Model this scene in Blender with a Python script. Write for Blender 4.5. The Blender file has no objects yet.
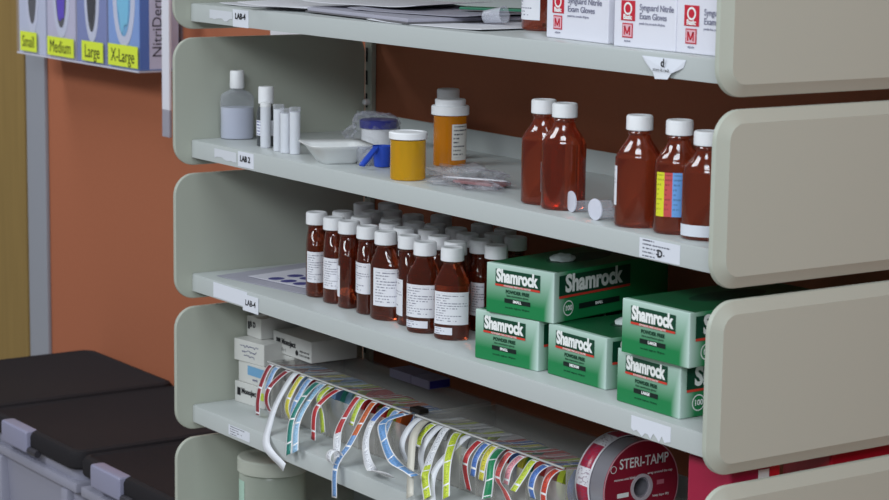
import bpy, bmesh, math, random
from mathutils import Vector, Matrix, noise as mnoise
random.seed(7)
R = math.radians
scene = bpy.context.scene
COL = scene.collection

# ------------------------------------------------------------------ camera
cam_data = bpy.data.cameras.new('camera')
cam = bpy.data.objects.new('camera', cam_data); COL.objects.link(cam)
_f = Vector((-0.81062993, 0.56286317, -0.16144402)); _r = Vector((0.56842952, 0.82261558, 0.01383783)); _u = Vector((-0.14059517, 0.08055219, 0.98678485))
cam.matrix_world = Matrix(((_r.x, _u.x, -_f.x, 2.61115), (_r.y, _u.y, -_f.y, -1.37347), (_r.z, _u.z, -_f.z, 0.00761), (0, 0, 0, 1)))
cam_data.sensor_width = 36.0; cam_data.lens = 89.605; cam_data.clip_start = 0.05
cam_data.dof.use_dof = True; cam_data.dof.focus_distance = 2.52; cam_data.dof.aperture_fstop = 14.0
scene.camera = cam

# ------------------------------------------------------------------ world, lamps, exposure
world = bpy.data.worlds.new('world'); scene.world = world; world.use_nodes = True
world.node_tree.nodes['Background'].inputs[0].default_value = (0.86, 0.90, 1.0, 1)
world.node_tree.nodes['Background'].inputs[1].default_value = 0.15
def area(name, loc, target, sx, sy, power, col=(1, 1, 1)):
    l = bpy.data.lights.new(name, 'AREA'); l.shape = 'RECTANGLE'; l.size = sx; l.size_y = sy; l.energy = power; l.color = col
    o = bpy.data.objects.new(name, l); COL.objects.link(o); o.location = loc
    o.rotation_euler = (Vector(target) - Vector(loc)).to_track_quat('-Z', 'Y').to_euler()
    return o
area('ceiling_panel_lamp', (-0.05, -2.6, 1.30), (0.05, -1.9, -1), 1.8, 0.7, 62, (0.90, 0.96, 1.0))
area('ceiling_panel_lamp', (2.55, -0.75, 1.35), (2.25, -0.75, -1), 1.2, 0.8, 30, (0.90, 0.98, 1.04))
area('ceiling_panel_lamp', (3.5, -2.7, 1.20), (2.2, -1.5, -0.4), 1.6, 0.8, 66, (0.90, 0.97, 1.04))
area('ceiling_panel_lamp', (-1.75, -0.60, 1.40), (-1.65, -0.60, -1), 1.6, 0.7, 26, (0.96, 0.98, 1.0))
vs = scene.view_settings
vs.view_transform = 'Standard'; vs.look = 'None'; vs.gamma = 1.0; vs.use_curve_mapping = False; vs.exposure = 0.03

# ------------------------------------------------------------------ materials
def srgb(r, g, b):
    return tuple((c / 255 / 12.92 if c / 255 <= 0.04045 else ((c / 255 + 0.055) / 1.055) ** 2.4) for c in (r, g, b)) + (1.0,)
MC = {}
def pm(name, col, rough=0.5, metal=0.0, trans=0.0, coat=0.0, bump=None, vary=0.0, spec=0.5, sss=0.0):
    if name in MC: return MC[name]
    m = bpy.data.materials.new(name); m.use_nodes = True; nt = m.node_tree; b = nt.nodes['Principled BSDF']
    b.inputs['Base Color'].default_value = col if len(col) == 4 else (*col, 1)
    b.inputs['Roughness'].default_value = rough; b.inputs['Metallic'].default_value = metal
    b.inputs['Transmission Weight'].default_value = trans; b.inputs['Coat Weight'].default_value = coat
    b.inputs['Coat Roughness'].default_value = 0.06; b.inputs['Specular IOR Level'].default_value = spec
    b.inputs['IOR'].default_value = 1.4
    if bump or vary:
        tc = nt.nodes.new('ShaderNodeTexCoord'); nz = nt.nodes.new('ShaderNodeTexNoise')
        nz.inputs['Scale'].default_value = bump[0] if bump else 8; nz.inputs['Detail'].default_value = 4
        nt.links.new(tc.outputs['Object'], nz.inputs['Vector'])
        if bump:
            bp = nt.nodes.new('ShaderNodeBump'); bp.inputs['Strength'].default_value = bump[1]; bp.inputs['Distance'].default_value = 0.002
            nt.links.new(nz.outputs['Fac'], bp.inputs['Height']); nt.links.new(bp.outputs['Normal'], b.inputs['Normal'])
        if vary:
            mx = nt.nodes.new('ShaderNodeMix'); mx.data_type = 'RGBA'
            c = b.inputs['Base Color'].default_value
            mx.inputs[6].default_value = tuple(v * (1 - vary) for v in c[:3]) + (1,); mx.inputs[7].default_value = tuple(min(1, v * (1 + vary)) for v in c[:3]) + (1,)
            nt.links.new(nz.outputs['Fac'], mx.inputs[0]); nt.links.new(mx.outputs[2], b.inputs['Base Color'])
    MC[name] = m; return m
def clear(name, tint=(1, 1, 1), opac=0.15, body=(0.8, 0.8, 0.85), rough=0.08, bump=None, graze=0.5):
    """thin clear plastic: part see-through, part glossy body"""
    if name in MC: return MC[name]
    m = bpy.data.materials.new(name); m.use_nodes = True; nt = m.node_tree; b = nt.nodes['Principled BSDF']
    b.inputs['Base Color'].default_value = (*body, 1); b.inputs['Roughness'].default_value = rough
    tr = nt.nodes.new('ShaderNodeBsdfTransparent'); tr.inputs[0].default_value = (*tint, 1)
    mx = nt.nodes.new('ShaderNodeMixShader')
    lw = nt.nodes.new('ShaderNodeLayerWeight'); lw.inputs[0].default_value = 0.35
    mr = nt.nodes.new('ShaderNodeMapRange'); mr.inputs[3].default_value = opac; mr.inputs[4].default_value = min(1, opac + graze)
    nt.links.new(lw.outputs['Facing'], mr.inputs[0]); nt.links.new(mr.outputs[0], mx.inputs[0])
    nt.links.new(tr.outputs[0], mx.inputs[1]); nt.links.new(b.outputs[0], mx.inputs[2])
    nt.links.new(mx.outputs[0], nt.nodes['Material Output'].inputs[0])
    if bump:
        tc = nt.nodes.new('ShaderNodeTexCoord'); nz = nt.nodes.new('ShaderNodeTexNoise'); nz.inputs['Scale'].default_value = bump[0]; nz.inputs['Detail'].default_value = 3
        bp = nt.nodes.new('ShaderNodeBump'); bp.inputs['Strength'].default_value = bump[1]; bp.inputs['Distance'].default_value = 0.01
        nt.links.new(tc.outputs['Object'], nz.inputs['Vector']); nt.links.new(nz.outputs['Fac'], bp.inputs['Height']); nt.links.new(bp.outputs['Normal'], b.inputs['Normal'])
    MC[name] = m; return m
class NG:
    def __init__(s, m): s.nt = m.node_tree
    def n(s, t, **k):
        o = s.nt.nodes.new(t)
        for a, v in k.items(): setattr(o, a, v)
        return o
    def math(s, op, a, b=None, c=None):
        o = s.n('ShaderNodeMath', operation=op)
        for i, v in enumerate((a, b, c)):
            if v is None: continue
            if isinstance(v, (int, float)): o.inputs[i].default_value = v
            else: s.nt.links.new(v, o.inputs[i])
        return o.outputs[0]
    def mix(s, f, a, b):
        o = s.n('ShaderNodeMix', data_type='RGBA')
        for i, v in ((0, f), (6, a), (7, b)):
            if isinstance(v, (int, float)): o.inputs[i].default_value = v
            elif isinstance(v, tuple): o.inputs[i].default_value = v
            else: s.nt.links.new(v, o.inputs[i])
        return o.outputs[2]
    def comb(s, x, y, z=0.0):
        o = s.n('ShaderNodeCombineXYZ')
        for i, v in enumerate((x, y, z)):
            if isinstance(v, (int, float)): o.inputs[i].default_value = v
            else: s.nt.links.new(v, o.inputs[i])
        return o.outputs[0]
def print_lines(name, paper, ink, rows, margin=0.08, seed=0.0, rough=0.55, fill=0.55):
    """paper with rows of small print, laid out by UV"""
    if name in MC: return MC[name]
    m = bpy.data.materials.new(name); m.use_nodes = True; g = NG(m); b = m.node_tree.nodes['Principled BSDF']; b.inputs['Roughness'].default_value = rough
    uv = g.n('ShaderNodeUVMap'); sp = g.n('ShaderNodeSeparateXYZ'); m.node_tree.links.new(uv.outputs[0], sp.inputs[0])
    u, v = sp.outputs[0], sp.outputs[1]
    rv = g.math('MULTIPLY', v, rows); fr = g.math('FRACT', rv); row = g.math('FLOOR', rv)
    inrow = g.math('MULTIPLY', g.math('GREATER_THAN', fr, 0.3), g.math('LESS_THAN', fr, 0.68))
    wn = g.n('ShaderNodeTexWhiteNoise', noise_dimensions='2D'); m.node_tree.links.new(g.comb(row, seed + 0.5), wn.inputs['Vector'])
    end = g.math('MULTIPLY_ADD', wn.outputs['Value'], 0.6, 0.36)
    lim = g.math('MULTIPLY', g.math('GREATER_THAN', u, margin), g.math('LESS_THAN', u, end))
    lim = g.math('MULTIPLY', lim, g.math('MULTIPLY', g.math('GREATER_THAN', v, 0.07), g.math('LESS_THAN', v, 0.95)))
    nz = g.n('ShaderNodeTexNoise', noise_dimensions='2D'); nz.inputs['Scale'].default_value = 1.0; nz.inputs['Detail'].default_value = 1
    m.node_tree.links.new(g.comb(g.math('MULTIPLY', u, 34.0), g.math('MULTIPLY', row, 7.3)), nz.inputs['Vector'])
    word = g.math('GREATER_THAN', nz.outputs['Fac'], 0.5 - 0.2 * (fill - 0.4))
    f = g.math('MULTIPLY', g.math('MULTIPLY', inrow, lim), word)
    m.node_tree.links.new(g.mix(f, paper, ink), b.inputs['Base Color'])
    MC[name] = m; return m
def tape_mat(name, col, col2=None, switch=9.0, period=0.034, border=(0.86, 0.86, 0.88, 1), ink=(0.03, 0.03, 0.06, 1), plain=False):
    if name in MC: return MC[name]
    m = bpy.data.materials.new(name); m.use_nodes = True; g = NG(m); b = m.node_tree.nodes['Principled BSDF']; b.inputs['Roughness'].default_value = 0.4
    if plain: b.inputs['Base Color'].default_value = col; MC[name] = m; return m
    uv = g.n('ShaderNodeUVMap'); sp = g.n('ShaderNodeSeparateXYZ'); m.node_tree.links.new(uv.outputs[0], sp.inputs[0])
    u, v = sp.outputs[0], sp.outputs[1]
    pv = g.math('DIVIDE', v, period); fr = g.math('FRACT', pv)
    a = g.math('MULTIPLY', g.math('GREATER_THAN', fr, 0.035), g.math('LESS_THAN', fr, 0.965))
    a = g.math('MULTIPLY', a, g.math('MULTIPLY', g.math('GREATER_THAN', u, 0.13), g.math('LESS_THAN', u, 0.87)))
    nz = g.n('ShaderNodeTexNoise', noise_dimensions='2D'); nz.inputs['Scale'].default_value = 1.0; nz.inputs['Detail'].default_value = 1.5
    m.node_tree.links.new(g.comb(g.math('MULTIPLY', u, 5.0), g.math('MULTIPLY', v, 900.0)), nz.inputs['Vector'])
    txt = g.math('MULTIPLY', g.math('GREATER_THAN', nz.outputs['Fac'], 0.60), g.math('MULTIPLY', g.math('GREATER_THAN', u, 0.3), g.math('LESS_THAN', u, 0.7)))
    c = col
    if col2: c = g.mix(g.math('GREATER_THAN', v, switch), col, col2)
    c = g.mix(g.math('MULTIPLY', txt, 0.75), c, ink)
    m.node_tree.links.new(g.mix(a, border, c), b.inputs['Base Color'])
    MC[name] = m; return m

PAINT = pm('putty_paint', srgb(174, 178, 166), 0.42, bump=(900, 0.05), vary=0.02)
DECK = pm('shelf_paint', srgb(182, 187, 186), 0.28, bump=(700, 0.05), vary=0.02)
WALL = pm('rust_wall', srgb(172, 103, 73), 0.75, bump=(160, 0.12), vary=0.04)
CAPW = pm('white_cap', srgb(236, 237, 240), 0.45)
WHITE = pm('white_plastic', srgb(228, 229, 231), 0.4)
AMBER = pm('amber_plastic', srgb(152, 66, 38), 0.07, trans=0.84, coat=0.4)
AMBER2 = pm('amber_plastic_filled', srgb(178, 76, 46), 0.07, trans=0.85, coat=0.4)
VIAL = pm('amber_vial_plastic', srgb(226, 172, 34), 0.16, trans=0.45, coat=0.2)
VIAL2 = pm('orange_vial_plastic', srgb(228, 142, 26), 0.16, trans=0.45, coat=0.2)
PAPER = pm('white_paper', srgb(226, 226, 232), 0.7)
GREYP = pm('grey_lilac_paper', srgb(168, 167, 180), 0.7)
INK = pm('black_ink', srgb(28, 28, 32), 0.6)
WINK = pm('white_ink', srgb(238, 240, 238), 0.5)
LABEL = print_lines('bottle_label', srgb(226, 226, 232), srgb(128, 128, 144), 13)
STICK = pm('sticker_white', srgb(218, 221, 230), 0.6)
WORN = pm('worn_sticker', srgb(206, 209, 216), 0.7, vary=0.06)

# ------------------------------------------------------------------ builders
def mesh_from(bm, name, mat, smooth=False):
    me = bpy.data.meshes.new(name); bm.normal_update(); bm.to_mesh(me); bm.free()
    for mm in (mat if isinstance(mat, (list, tuple)) else [mat]): me.materials.append(mm)
    if smooth:
        for p in me.polygons: p.use_smooth = True
    return me
def link(name, me, parent=None, loc=(0, 0, 0), rot=(0, 0, 0)):
    o = bpy.data.objects.new(name, me); COL.objects.link(o); o.parent = parent; o.location = loc; o.rotation_euler = rot
    return o
def obj(name, bm, mat, parent=None, loc=(0, 0, 0), rot=(0, 0, 0), smooth=False, label=None, auto=False):
    me = mesh_from(bm, name, mat, smooth or auto)
    if auto: me.set_sharp_from_angle(angle=R(35))
    o = link(name, me, parent, loc, rot)
    if label: o['label'] = label
    return o
def tag(o, label, cat, group=None):
    o['label'] = label; o['category'] = cat
    if group: o['group'] = group
    return o
def thing(name, label, cat, loc=(0, 0, 0), rz=0.0, group=None):
    o = bpy.data.objects.new(name, None); COL.objects.link(o); o.empty_display_size = 0.02; o.location = loc; o.rotation_euler = (0, 0, rz)
    return tag(o, label, cat, group)
def struct(name, bm, mat, **k):
    o = obj(name, bm, mat, **k); o['kind'] = 'structure'; return o
def dup(root, loc, rz, label, group=None):
    r = root.copy(); COL.objects.link(r); r.location = loc; r.rotation_euler = (0, 0, rz); r['label'] = label
    if group: r['group'] = group
    for ch in list(root.children):
        c = ch.copy(); COL.objects.link(c); c.parent = r
        for gch in list(ch.children):
            d = gch.copy(); COL.objects.link(d); d.parent = c
    return r
def box(x0, y0, z0, x1, y1, z1, bev=0.0, seg=2, bm=None):
    own = bm is None
    t = bmesh.new()
    bmesh.ops.create_cube(t, size=1.0)
    for v in t.verts: v.co = Vector(((x0 + x1) / 2 + v.co.x * (x1 - x0), (y0 + y1) / 2 + v.co.y * (y1 - y0), (z0 + z1) / 2 + v.co.z * (z1 - z0)))
    if bev: bmesh.ops.bevel(t, geom=t.edges[:], offset=bev, segments=seg, affect='EDGES', profile=0.6)
    if own: return t
    me = bpy.data.meshes.new('tmp'); t.to_mesh(me); t.free(); bm.from_mesh(me); bpy.data.meshes.remove(me); return bm
def lathe(prof, seg=40, cap=True, rib=None, ell=None):
    """prof: list of (r, z); ell: function (r, z) -> (rx, ry)"""
    bm = bmesh.new(); rings = []
    for i, (r, z) in enumerate(prof):
        ring = []
        for k in range(seg):
            a = 2 * math.pi * k / seg; rr = r
            if rib and rib[0] <= z <= rib[1] and k % 2: rr = r - rib[2]
            rx, ry = ell(rr, z) if ell else (rr, rr)
            ring.append(bm.verts.new((rx * math.cos(a), ry * math.sin(a), z)))
        rings.append(ring)
    for a, b in zip(rings, rings[1:]):
        for k in range(seg): bm.faces.new((a[k], a[(k + 1) % seg], b[(k + 1) % seg], b[k]))
    if cap: bm.faces.new(rings[0][::-1]); bm.faces.new(rings[-1])
    return bm
def rounded_rect(w, h, r, seg=8):
    pts = []
    for cx, cy, a0 in ((w - r, r, -90), (w - r, h - r, 0), (r, h - r, 90), (r, r, 180)):
        for i in range(seg + 1):
            a = R(a0 + 90 * i / seg); pts.append((cx + r * math.cos(a), cy + r * math.sin(a)))
    return pts
def loft(loops, caps=(True, True)):
    bm = bmesh.new(); vs = [[bm.verts.new(p) for p in lp] for lp in loops]; n = len(vs[0])
    for a, b in zip(vs, vs[1:]):
        for k in range(n): bm.faces.new((a[k], a[(k + 1) % n], b[(k + 1) % n], b[k]))
    if caps[0]: bm.faces.new(vs[0][::-1])
    if caps[1]: bm.faces.new(vs[-1])
    bmesh.ops.recalc_face_normals(bm, faces=bm.faces[:])
    return bm
def quad(p, q, r_, s, bm=None):
    bm = bm or bmesh.new(); uvl = bm.loops.layers.uv.verify()
    f = bm.faces.new([bm.verts.new(v) for v in (p, q, r_, s)])
    for l, t in zip(f.loops, ((0, 0), (1, 0), (1, 1), (0, 1))): l[uvl].uv = t
    return bm
def card(x0, z0, x1, z1, y=0.0, th=0.0004):
    """thin sticker facing -Y with UV on its face"""
    bm = quad((x0, y - th, z0), (x1, y - th, z0), (x1, y - th, z1), (x0, y - th, z1))
    e = bmesh.ops.extrude_face_region(bm, geom=bm.faces[:])
    for v in [g for g in e['geom'] if isinstance(g, bmesh.types.BMVert)]: v.co.y += th
    bmesh.ops.recalc_face_normals(bm, faces=bm.faces[:]); return bm
def tube(pts, r, seg=10, closed_ends=True):
    bm = bmesh.new(); rings = []
    for i, p in enumerate(pts):
        p = Vector(p); a = Vector(pts[max(i - 1, 0)]); b = Vector(pts[min(i + 1, len(pts) - 1)]); t = (b - a).normalized()
        u = t.cross(Vector((0, 0, 1)) if abs(t.z) < 0.9 else Vector((1, 0, 0))).normalized(); w = t.cross(u)
        rr = r[i] if isinstance(r, (list, tuple)) else r
        rings.append([bm.verts.new(p + rr * (math.cos(2 * math.pi * k / seg) * u + math.sin(2 * math.pi * k / seg) * w)) for k in range(seg)])
    for a, b in zip(rings, rings[1:]):
        for k in range(seg): bm.faces.new((a[k], a[(k + 1) % seg], b[(k + 1) % seg], b[k]))
    if closed_ends: bm.faces.new(rings[0][::-1]); bm.faces.new(rings[-1])
    bmesh.ops.recalc_face_normals(bm, faces=bm.faces[:]); return bm
def smooth_path(pts, n=8):
    P = [Vector(p) for p in pts]; P = [P[0] * 2 - P[1]] + P + [P[-1] * 2 - P[-2]]; out = []
    for i in range(1, len(P) - 2):
        a, b, c, d = P[i - 1:i + 3]
        for k in range(n):
            t = k / n
            out.append(0.5 * (2 * b + (c - a) * t + (2 * a - 5 * b + 4 * c - d) * t * t + (3 * b - a - 3 * c + d) * t ** 3))
    out.append(P[-2]); return out
def ribbon(pts, width, th=0.0003, axis=(1, 0, 0)):
    bm = bmesh.new(); uvl = bm.loops.layers.uv.verify(); L = 0.0; rows = []; ax = Vector(axis)
    for i, p in enumerate(pts):
        p = Vector(p); a = Vector(pts[max(i - 1, 0)]); b = Vector(pts[min(i + 1, len(pts) - 1)]); t = (b - a).normalized()
        w = (ax - t * ax.dot(t)).normalized()
        if i: L += (p - Vector(pts[i - 1])).length
        rows.append((bm.verts.new(p - w * width / 2), bm.verts.new(p + w * width / 2), L))
    for a, b in zip(rows, rows[1:]):
        f = bm.faces.new((a[0], a[1], b[1], b[0]))
        for l, q in zip(f.loops, ((0, a[2]), (1, a[2]), (1, b[2]), (0, b[2]))): l[uvl].uv = q
    ex = bmesh.ops.extrude_face_region(bm, geom=bm.faces[:])
    bm.normal_update()
    for v in [g for g in ex['geom'] if isinstance(g, bmesh.types.BMVert)]: v.co -= v.normal * th
    bmesh.ops.recalc_face_normals(bm, faces=bm.faces[:]); return bm
TXC = {}
def text(name, body, size, mat, parent, loc, rot=(R(90), 0, 0), align='CENTER', bold=0.0, label=None, sx=1.0):
    key = (body, size, align, bold, mat.name)
    if key not in TXC:
        cu = bpy.data.curves.new('lettering', 'FONT'); cu.body = body; cu.size = size; cu.align_x = align; cu.align_y = 'CENTER'; cu.offset = bold; cu.extrude = 0.00008; cu.resolution_u = 3
        o = bpy.data.objects.new('lettering', cu); COL.objects.link(o); dg = bpy.context.evaluated_depsgraph_get()
        me = bpy.data.meshes.new_from_object(o.evaluated_get(dg)); bpy.data.objects.remove(o); bpy.data.curves.remove(cu)
        me.materials.clear(); me.materials.append(mat); TXC[key] = me
    o = link(name, TXC[key], parent, loc, rot); o.scale = (sx, 1, 1)
    if label: o['label'] = label
    return o

# ------------------------------------------------------------------ measures of the place (metres)
L = 1.0668; STEP = 0.18163; LIP = 0.0238; LIPY = 0.0253; GAP = 0.01145; RISE = 0.03445; PD = 0.30
def deck(k): return -k * STEP + RISE
Z1, Z2, Z3, Z4, Z5 = (deck(k) for k in range(1, 6))
FLOOR = -1.16; WY = 0.42

# ------------------------------------------------------------------ setting
struct('floor', box(-3.2, -2.2, FLOOR - 0.05, 3.4, WY + 0.1, FLOOR), pm('floor_vinyl', srgb(150, 146, 138), 0.4, vary=0.04))
struct('wall_back', box(-3.2, WY, FLOOR, 3.4, WY + 0.1, 1.5), WALL)
struct('wall_behind_shelves', box(-0.050, 0.3115, FLOOR, 1.15, WY, 1.5), WALL)
struct('trim_1', box(-1.402, WY - 0.008, FLOOR, -1.316, WY, 1.0, 0.002), pm('door_frame_grey', srgb(152, 155, 164), 0.45))
d = struct('door_1', box(-2.3, WY - 0.012, FLOOR + 0.005, -1.4025, WY, 0.95, 0.002), None)
m = bpy.data.materials.new('oak_veneer'); m.use_nodes = True; g = NG(m); b = m.node_tree.nodes['Principled BSDF']; b.inputs['Roughness'].default_value = 0.5
tc = g.n('ShaderNodeTexCoord'); mp = g.n('ShaderNodeMapping'); mp.inputs['Scale'].default_value = (22, 22, 1.2)
nz = g.n('ShaderNodeTexNoise'); nz.inputs['Scale'].default_value = 3; nz.inputs['Detail'].default_value = 5
m.node_tree.links.new(tc.outputs['Object'], mp.inputs[0]); m.node_tree.links.new(mp.outputs[0], nz.inputs['Vector'])
m.node_tree.links.new(g.mix(nz.outputs['Fac'], srgb(128, 103, 55), srgb(156, 128, 72)), b.inputs['Base Color'])
d.data.materials.clear(); d.data.materials.append(m)

# ------------------------------------------------------------------ shelving
def deck_bm():
    prof = [(LIPY, -LIP), (LIPY, -0.0026), (LIPY + 0.0008, -0.0009), (LIPY + 0.0026, 0), (0.286, 0), (0.286, 0.027), (0.2885, 0.027), (0.2885, -0.003), (LIPY + 0.003, -0.003), (LIPY + 0.003, -LIP)]
    return loft([[(x, y, z) for y, z in prof] for x in (0.0006, L - 0.0006)])
def panel_bm(side):
    H = STEP - GAP; loops = []
    for x, i in ((0.0, 0.0012), (0.0010, 0.0), (0.0050, 0.0), (0.0060, 0.0006), (0.0112, 0.0108), (0.0122, 0.0124)):
        lp = [((x if side > 0 else -x), p[0] + i, p[1] + i) for p in rounded_rect(PD - 2 * i, H - 2 * i, 0.029 - i)]
        loops.append(lp)
    return loft(loops)
DECKM = mesh_from(deck_bm(), 'shelf_deck', DECK); DECKM.polygons.foreach_set('use_smooth', [True] * len(DECKM.polygons)); DECKM.set_sharp_from_angle(angle=R(28))
PL = mesh_from(panel_bm(-1), 'end_panel', PAINT, True); PL.set_sharp_from_angle(angle=R(32))
PR = mesh_from(panel_bm(1), 'end_panel', PAINT, True); PR.set_sharp_from_angle(angle=R(32))
SHELF_LABELS = ['grey metal shelf above the frame of the photo, empty', 'topmost visible grey metal shelf holding papers and white glove cartons', 'second grey metal shelf holding vials, weigh boat and scattered brown bottles',
    'third grey metal shelf holding the crowd of brown bottles and green cartons', 'fourth grey metal shelf holding the label tape dispenser', 'lowest grey metal shelf in view, holding a clear jar']
shelves = []
for k in range(0, 6):  # the first one is out of view, added to keep light off the wall
    t = thing('metal_shelf', SHELF_LABELS[k], 'shelf', (0, 0, deck(k)), group='grey cantilever shelves')
    link('shelf_deck', DECKM, t)
    link('end_panel', PL, t, (0, 0, -RISE)); link('end_panel', PR, t, (L, 0, -RISE)); shelves.append(t)
SCRIB = print_lines('sticker_print', srgb(216, 219, 228), srgb(70, 72, 88), 4, fill=0.7)
def sticker(k, x0, z0, x1, z1, mat=STICK, y=LIPY - 0.0001, label=None):
    z = deck(k); o = obj('sticker', card(x0, z0 - z, x1, z1 - z, y, 0.0004), mat, shelves[k])
    if label: o['label'] = label
    return o
def ragged(k, x0, z0, x1, z1, mat, n=9, seed=1, amp=0.3):
    """sticker torn along its lower edge"""
    rnd = random.Random(seed); z = deck(k); bm = bmesh.new(); y = LIPY - 0.0005
    pts = [(x0, z1), (x1, z1)] + [(x1 + (x0 - x1) * i / n, z0 + (z1 - z0) * amp * rnd.random()) for i in range(n + 1)]
    f = bm.faces.new([bm.verts.new((a, y, c - z)) for a, c in pts[::-1]])
    e = bmesh.ops.extrude_face_region(bm, geom=[f])
    for v in [q for q in e['geom'] if isinstance(q, bmesh.types.BMVert)]: v.co.y += 0.0004
    bmesh.ops.recalc_face_normals(bm, faces=bm.faces[:])
    return obj('sticker', bm, mat, shelves[k])
def mark(k, s, body, size, x, z, bold=0.0003):
    text('lettering', body, size, INK, s, (x, LIPY - 0.0011, z - deck(k)), bold=bold)
ragged(1, 0.052, -0.1665, 0.112, -0.1530, WORN, seed=2)
s = sticker(1, 0.114, -0.1715, 0.154, -0.1495); mark(1, s, 'LAB-4', 0.0105, 0.134, -0.158)
ragged(2, 0.064, -0.3475, 0.122, -0.3340, WORN, seed=4)
s = sticker(2, 0.127, -0.3505, 0.167, -0.3310); mark(2, s, 'LAB 2', 0.0105, 0.146, -0.340)
sticker(3, 0.060, -0.5325, 0.150, -0.5128)
s = sticker(3, 0.140, -0.5375, 0.180, -0.5160, y=LIPY - 0.0006); mark(3, s, 'LAB-4', 0.0105, 0.160, -0.5265)
s = sticker(4, 0.1005, -0.7115, 0.1565, -0.6985, SCRIB)
s = sticker(2, 0.937, -0.3515, 0.9985, -0.3320, print_lines('shelf_price_print', srgb(218, 221, 230), srgb(90, 92, 106), 5, fill=0.75)); mark(2, s, 'D', 0.0105, 0.969, -0.3447)
ragged(3, 0.932, -0.5335, 0.993, -0.5145, STICK, n=14, seed=9, amp=0.42)
# half peeled sticker hanging from the top shelf
bm = bmesh.new(); z = Z1
P = [(0.933, 0, -0.152), (0.999, 0, -0.152), (0.995, 0, -0.160), (0.981, -0.003, -0.166), (0.977, -0.004, -0.172), (0.957, -0.003, -0.173), (0.953, -0.002, -0.167), (0.938, 0, -0.158)]
f = bm.faces.new([bm.verts.new((a, LIPY - 0.0004 + c, e - z)) for a, c, e in P[::-1]])
e = bmesh.ops.extrude_face_region(bm, geom=[f])
for v in [q for q in e['geom'] if isinstance(q, bmesh.types.BMVert)]: v.co.y -= 0.0004
bmesh.ops.triangulate(bm, faces=bm.faces[:]); bmesh.ops.recalc_face_normals(bm, faces=bm.faces[:])
s = obj('sticker', bm, STICK, shelves[1])
text('lettering', 'd', 0.011, INK, s, (0.968, LIPY - 0.004, -0.157 - z), bold=0.0003)
text('lettering', 'store in rack', 0.0048, INK, s, (0.968, LIPY - 0.0058, -0.1635 - z))

# uprights at the back
SLOT = pm('slot_black', srgb(24, 24, 24), 0.8)
def upright(x0, label):
    t = thing('shelf_upright', label, 'upright', (x0, 0.302, FLOOR), group='shelf uprights')
    obj('post', box(0, 0, 0, 0.017, 0.008, 1.55, 0.001), PAINT, t)
    bm = bmesh.new()
    for i in range(46): box(0.0035, -0.0008, 0.03 + i * 0.032, 0.0075, 0.001, 0.05 + i * 0.032, bm=bm); 
    obj('slot_row', bm, SLOT, t); obj('foot', box(-0.006, -0.26, 0, 0.023, 0.008, 0.02, 0.003), PAINT, t)
    obj('shelf_clip', lathe([(0.0045, 0), (0.0045, 0.006), (0.003, 0.008)], 16), CAPW, t, (0.0095, -0.0002, -0.290 - FLOOR), (R(90), 0, 0))
upright(-0.004, 'grey slotted steel upright at the left back corner of the shelves')
upright(L - 0.014, 'grey slotted steel upright at the right back corner of the shelves')

# ------------------------------------------------------------------ brown medicine bottles
def bell(a, b, rn): return lambda r, z: (r, r if r <= rn else rn + (r - rn) / (a - rn) * (b - rn))
def bottle_meshes(a, b, h, mat):
    hs, hn, hc = h * 0.61, h * 0.82, h * (0.853 if a < 0.022 else 0.866)      # straight body, neck start, cap start
    rn = 0.0108
    prof = [(a * 0.86, 0.0), (a * 0.95, 0.0008), (a, 0.003), (a, hs), (a * 0.995, hs + 0.0012), (a * 0.965, hs + h * 0.02)]
    for i in range(1, 8):
        s_ = i / 8; prof.append((rn + (a * 0.965 - rn) * (0.45 * (1 - s_) + 0.55 * (0.5 + 0.5 * math.cos(math.pi * s_))), hs + h * 0.02 + (hn - hs - h * 0.02) * s_))
    prof += [(rn, hn), (rn, hn + 0.001), (rn + 0.0012, hn + 0.0018), (rn + 0.0012, hn + 0.003), (rn, hn + 0.0038), (rn, h * 0.97)]
    body = mesh_from(lathe(prof, 48, ell=bell(a, b, rn)), 'bottle_body', mat, True)
    rc = 0.0137
    cap = mesh_from(lathe([(rc - 0.0006, hc), (rc, hc + 0.0006), (rc, h - 0.0025), (rc - 0.0005, h - 0.0009), (rc - 0.0016, h - 0.0001), (rc - 0.0035, h), (rc - 0.0042, h - 0.0005)], 72, rib=(hc, h - 0.0022, 0.00035)), 'cap', CAPW, True)
    cap.set_sharp_from_angle(angle=R(40)); body.set_sharp_from_angle(angle=R(50))
    return body, cap
def wrap(a, b, p0, p1, z0, z1, off=0.0004, n=16):
    """label wrapped round the oval side, angles in degrees of the oval"""
    bm = bmesh.new(); uvl = bm.loops.layers.uv.verify(); cols = []
    for i in range(n + 1):
        ph = R(p0 + (p1 - p0) * i / n)
        cols.append([bm.verts.new(((a + off) * math.cos(ph), (b + off) * math.sin(ph), z)) for z in (z0, z1)])
    for i in range(n):
        f = bm.faces.new((cols[i][0], cols[i + 1][0], cols[i + 1][1], cols[i][1]))
        for l, q in zip(f.loops, ((i / n, 0), ((i + 1) / n, 0), ((i + 1) / n, 1), (i / n, 1))): l[uvl].uv = q
    return bm
A3, B3, H3 = 0.0212, 0.0137, 0.108
BODY3, CAP3 = bottle_meshes(A3, B3, H3, AMBER)
LABME = {}
def add_label(t, a, b, p0, p1, z0, z1, mat=LABEL, name='paper_label', label=None):
    key = (a, p0, p1, z0, z1, mat.name)
    if key not in LABME: LABME[key] = mesh_from(wrap(a, b, p0, p1, z0, z1), name, mat, True)
    o = link(name, LABME[key], t)
    if label: o['label'] = label
    return o
SMALL = print_lines('small_label_print', srgb(222, 222, 230), srgb(120, 120, 140), 3, fill=0.7)
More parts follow.
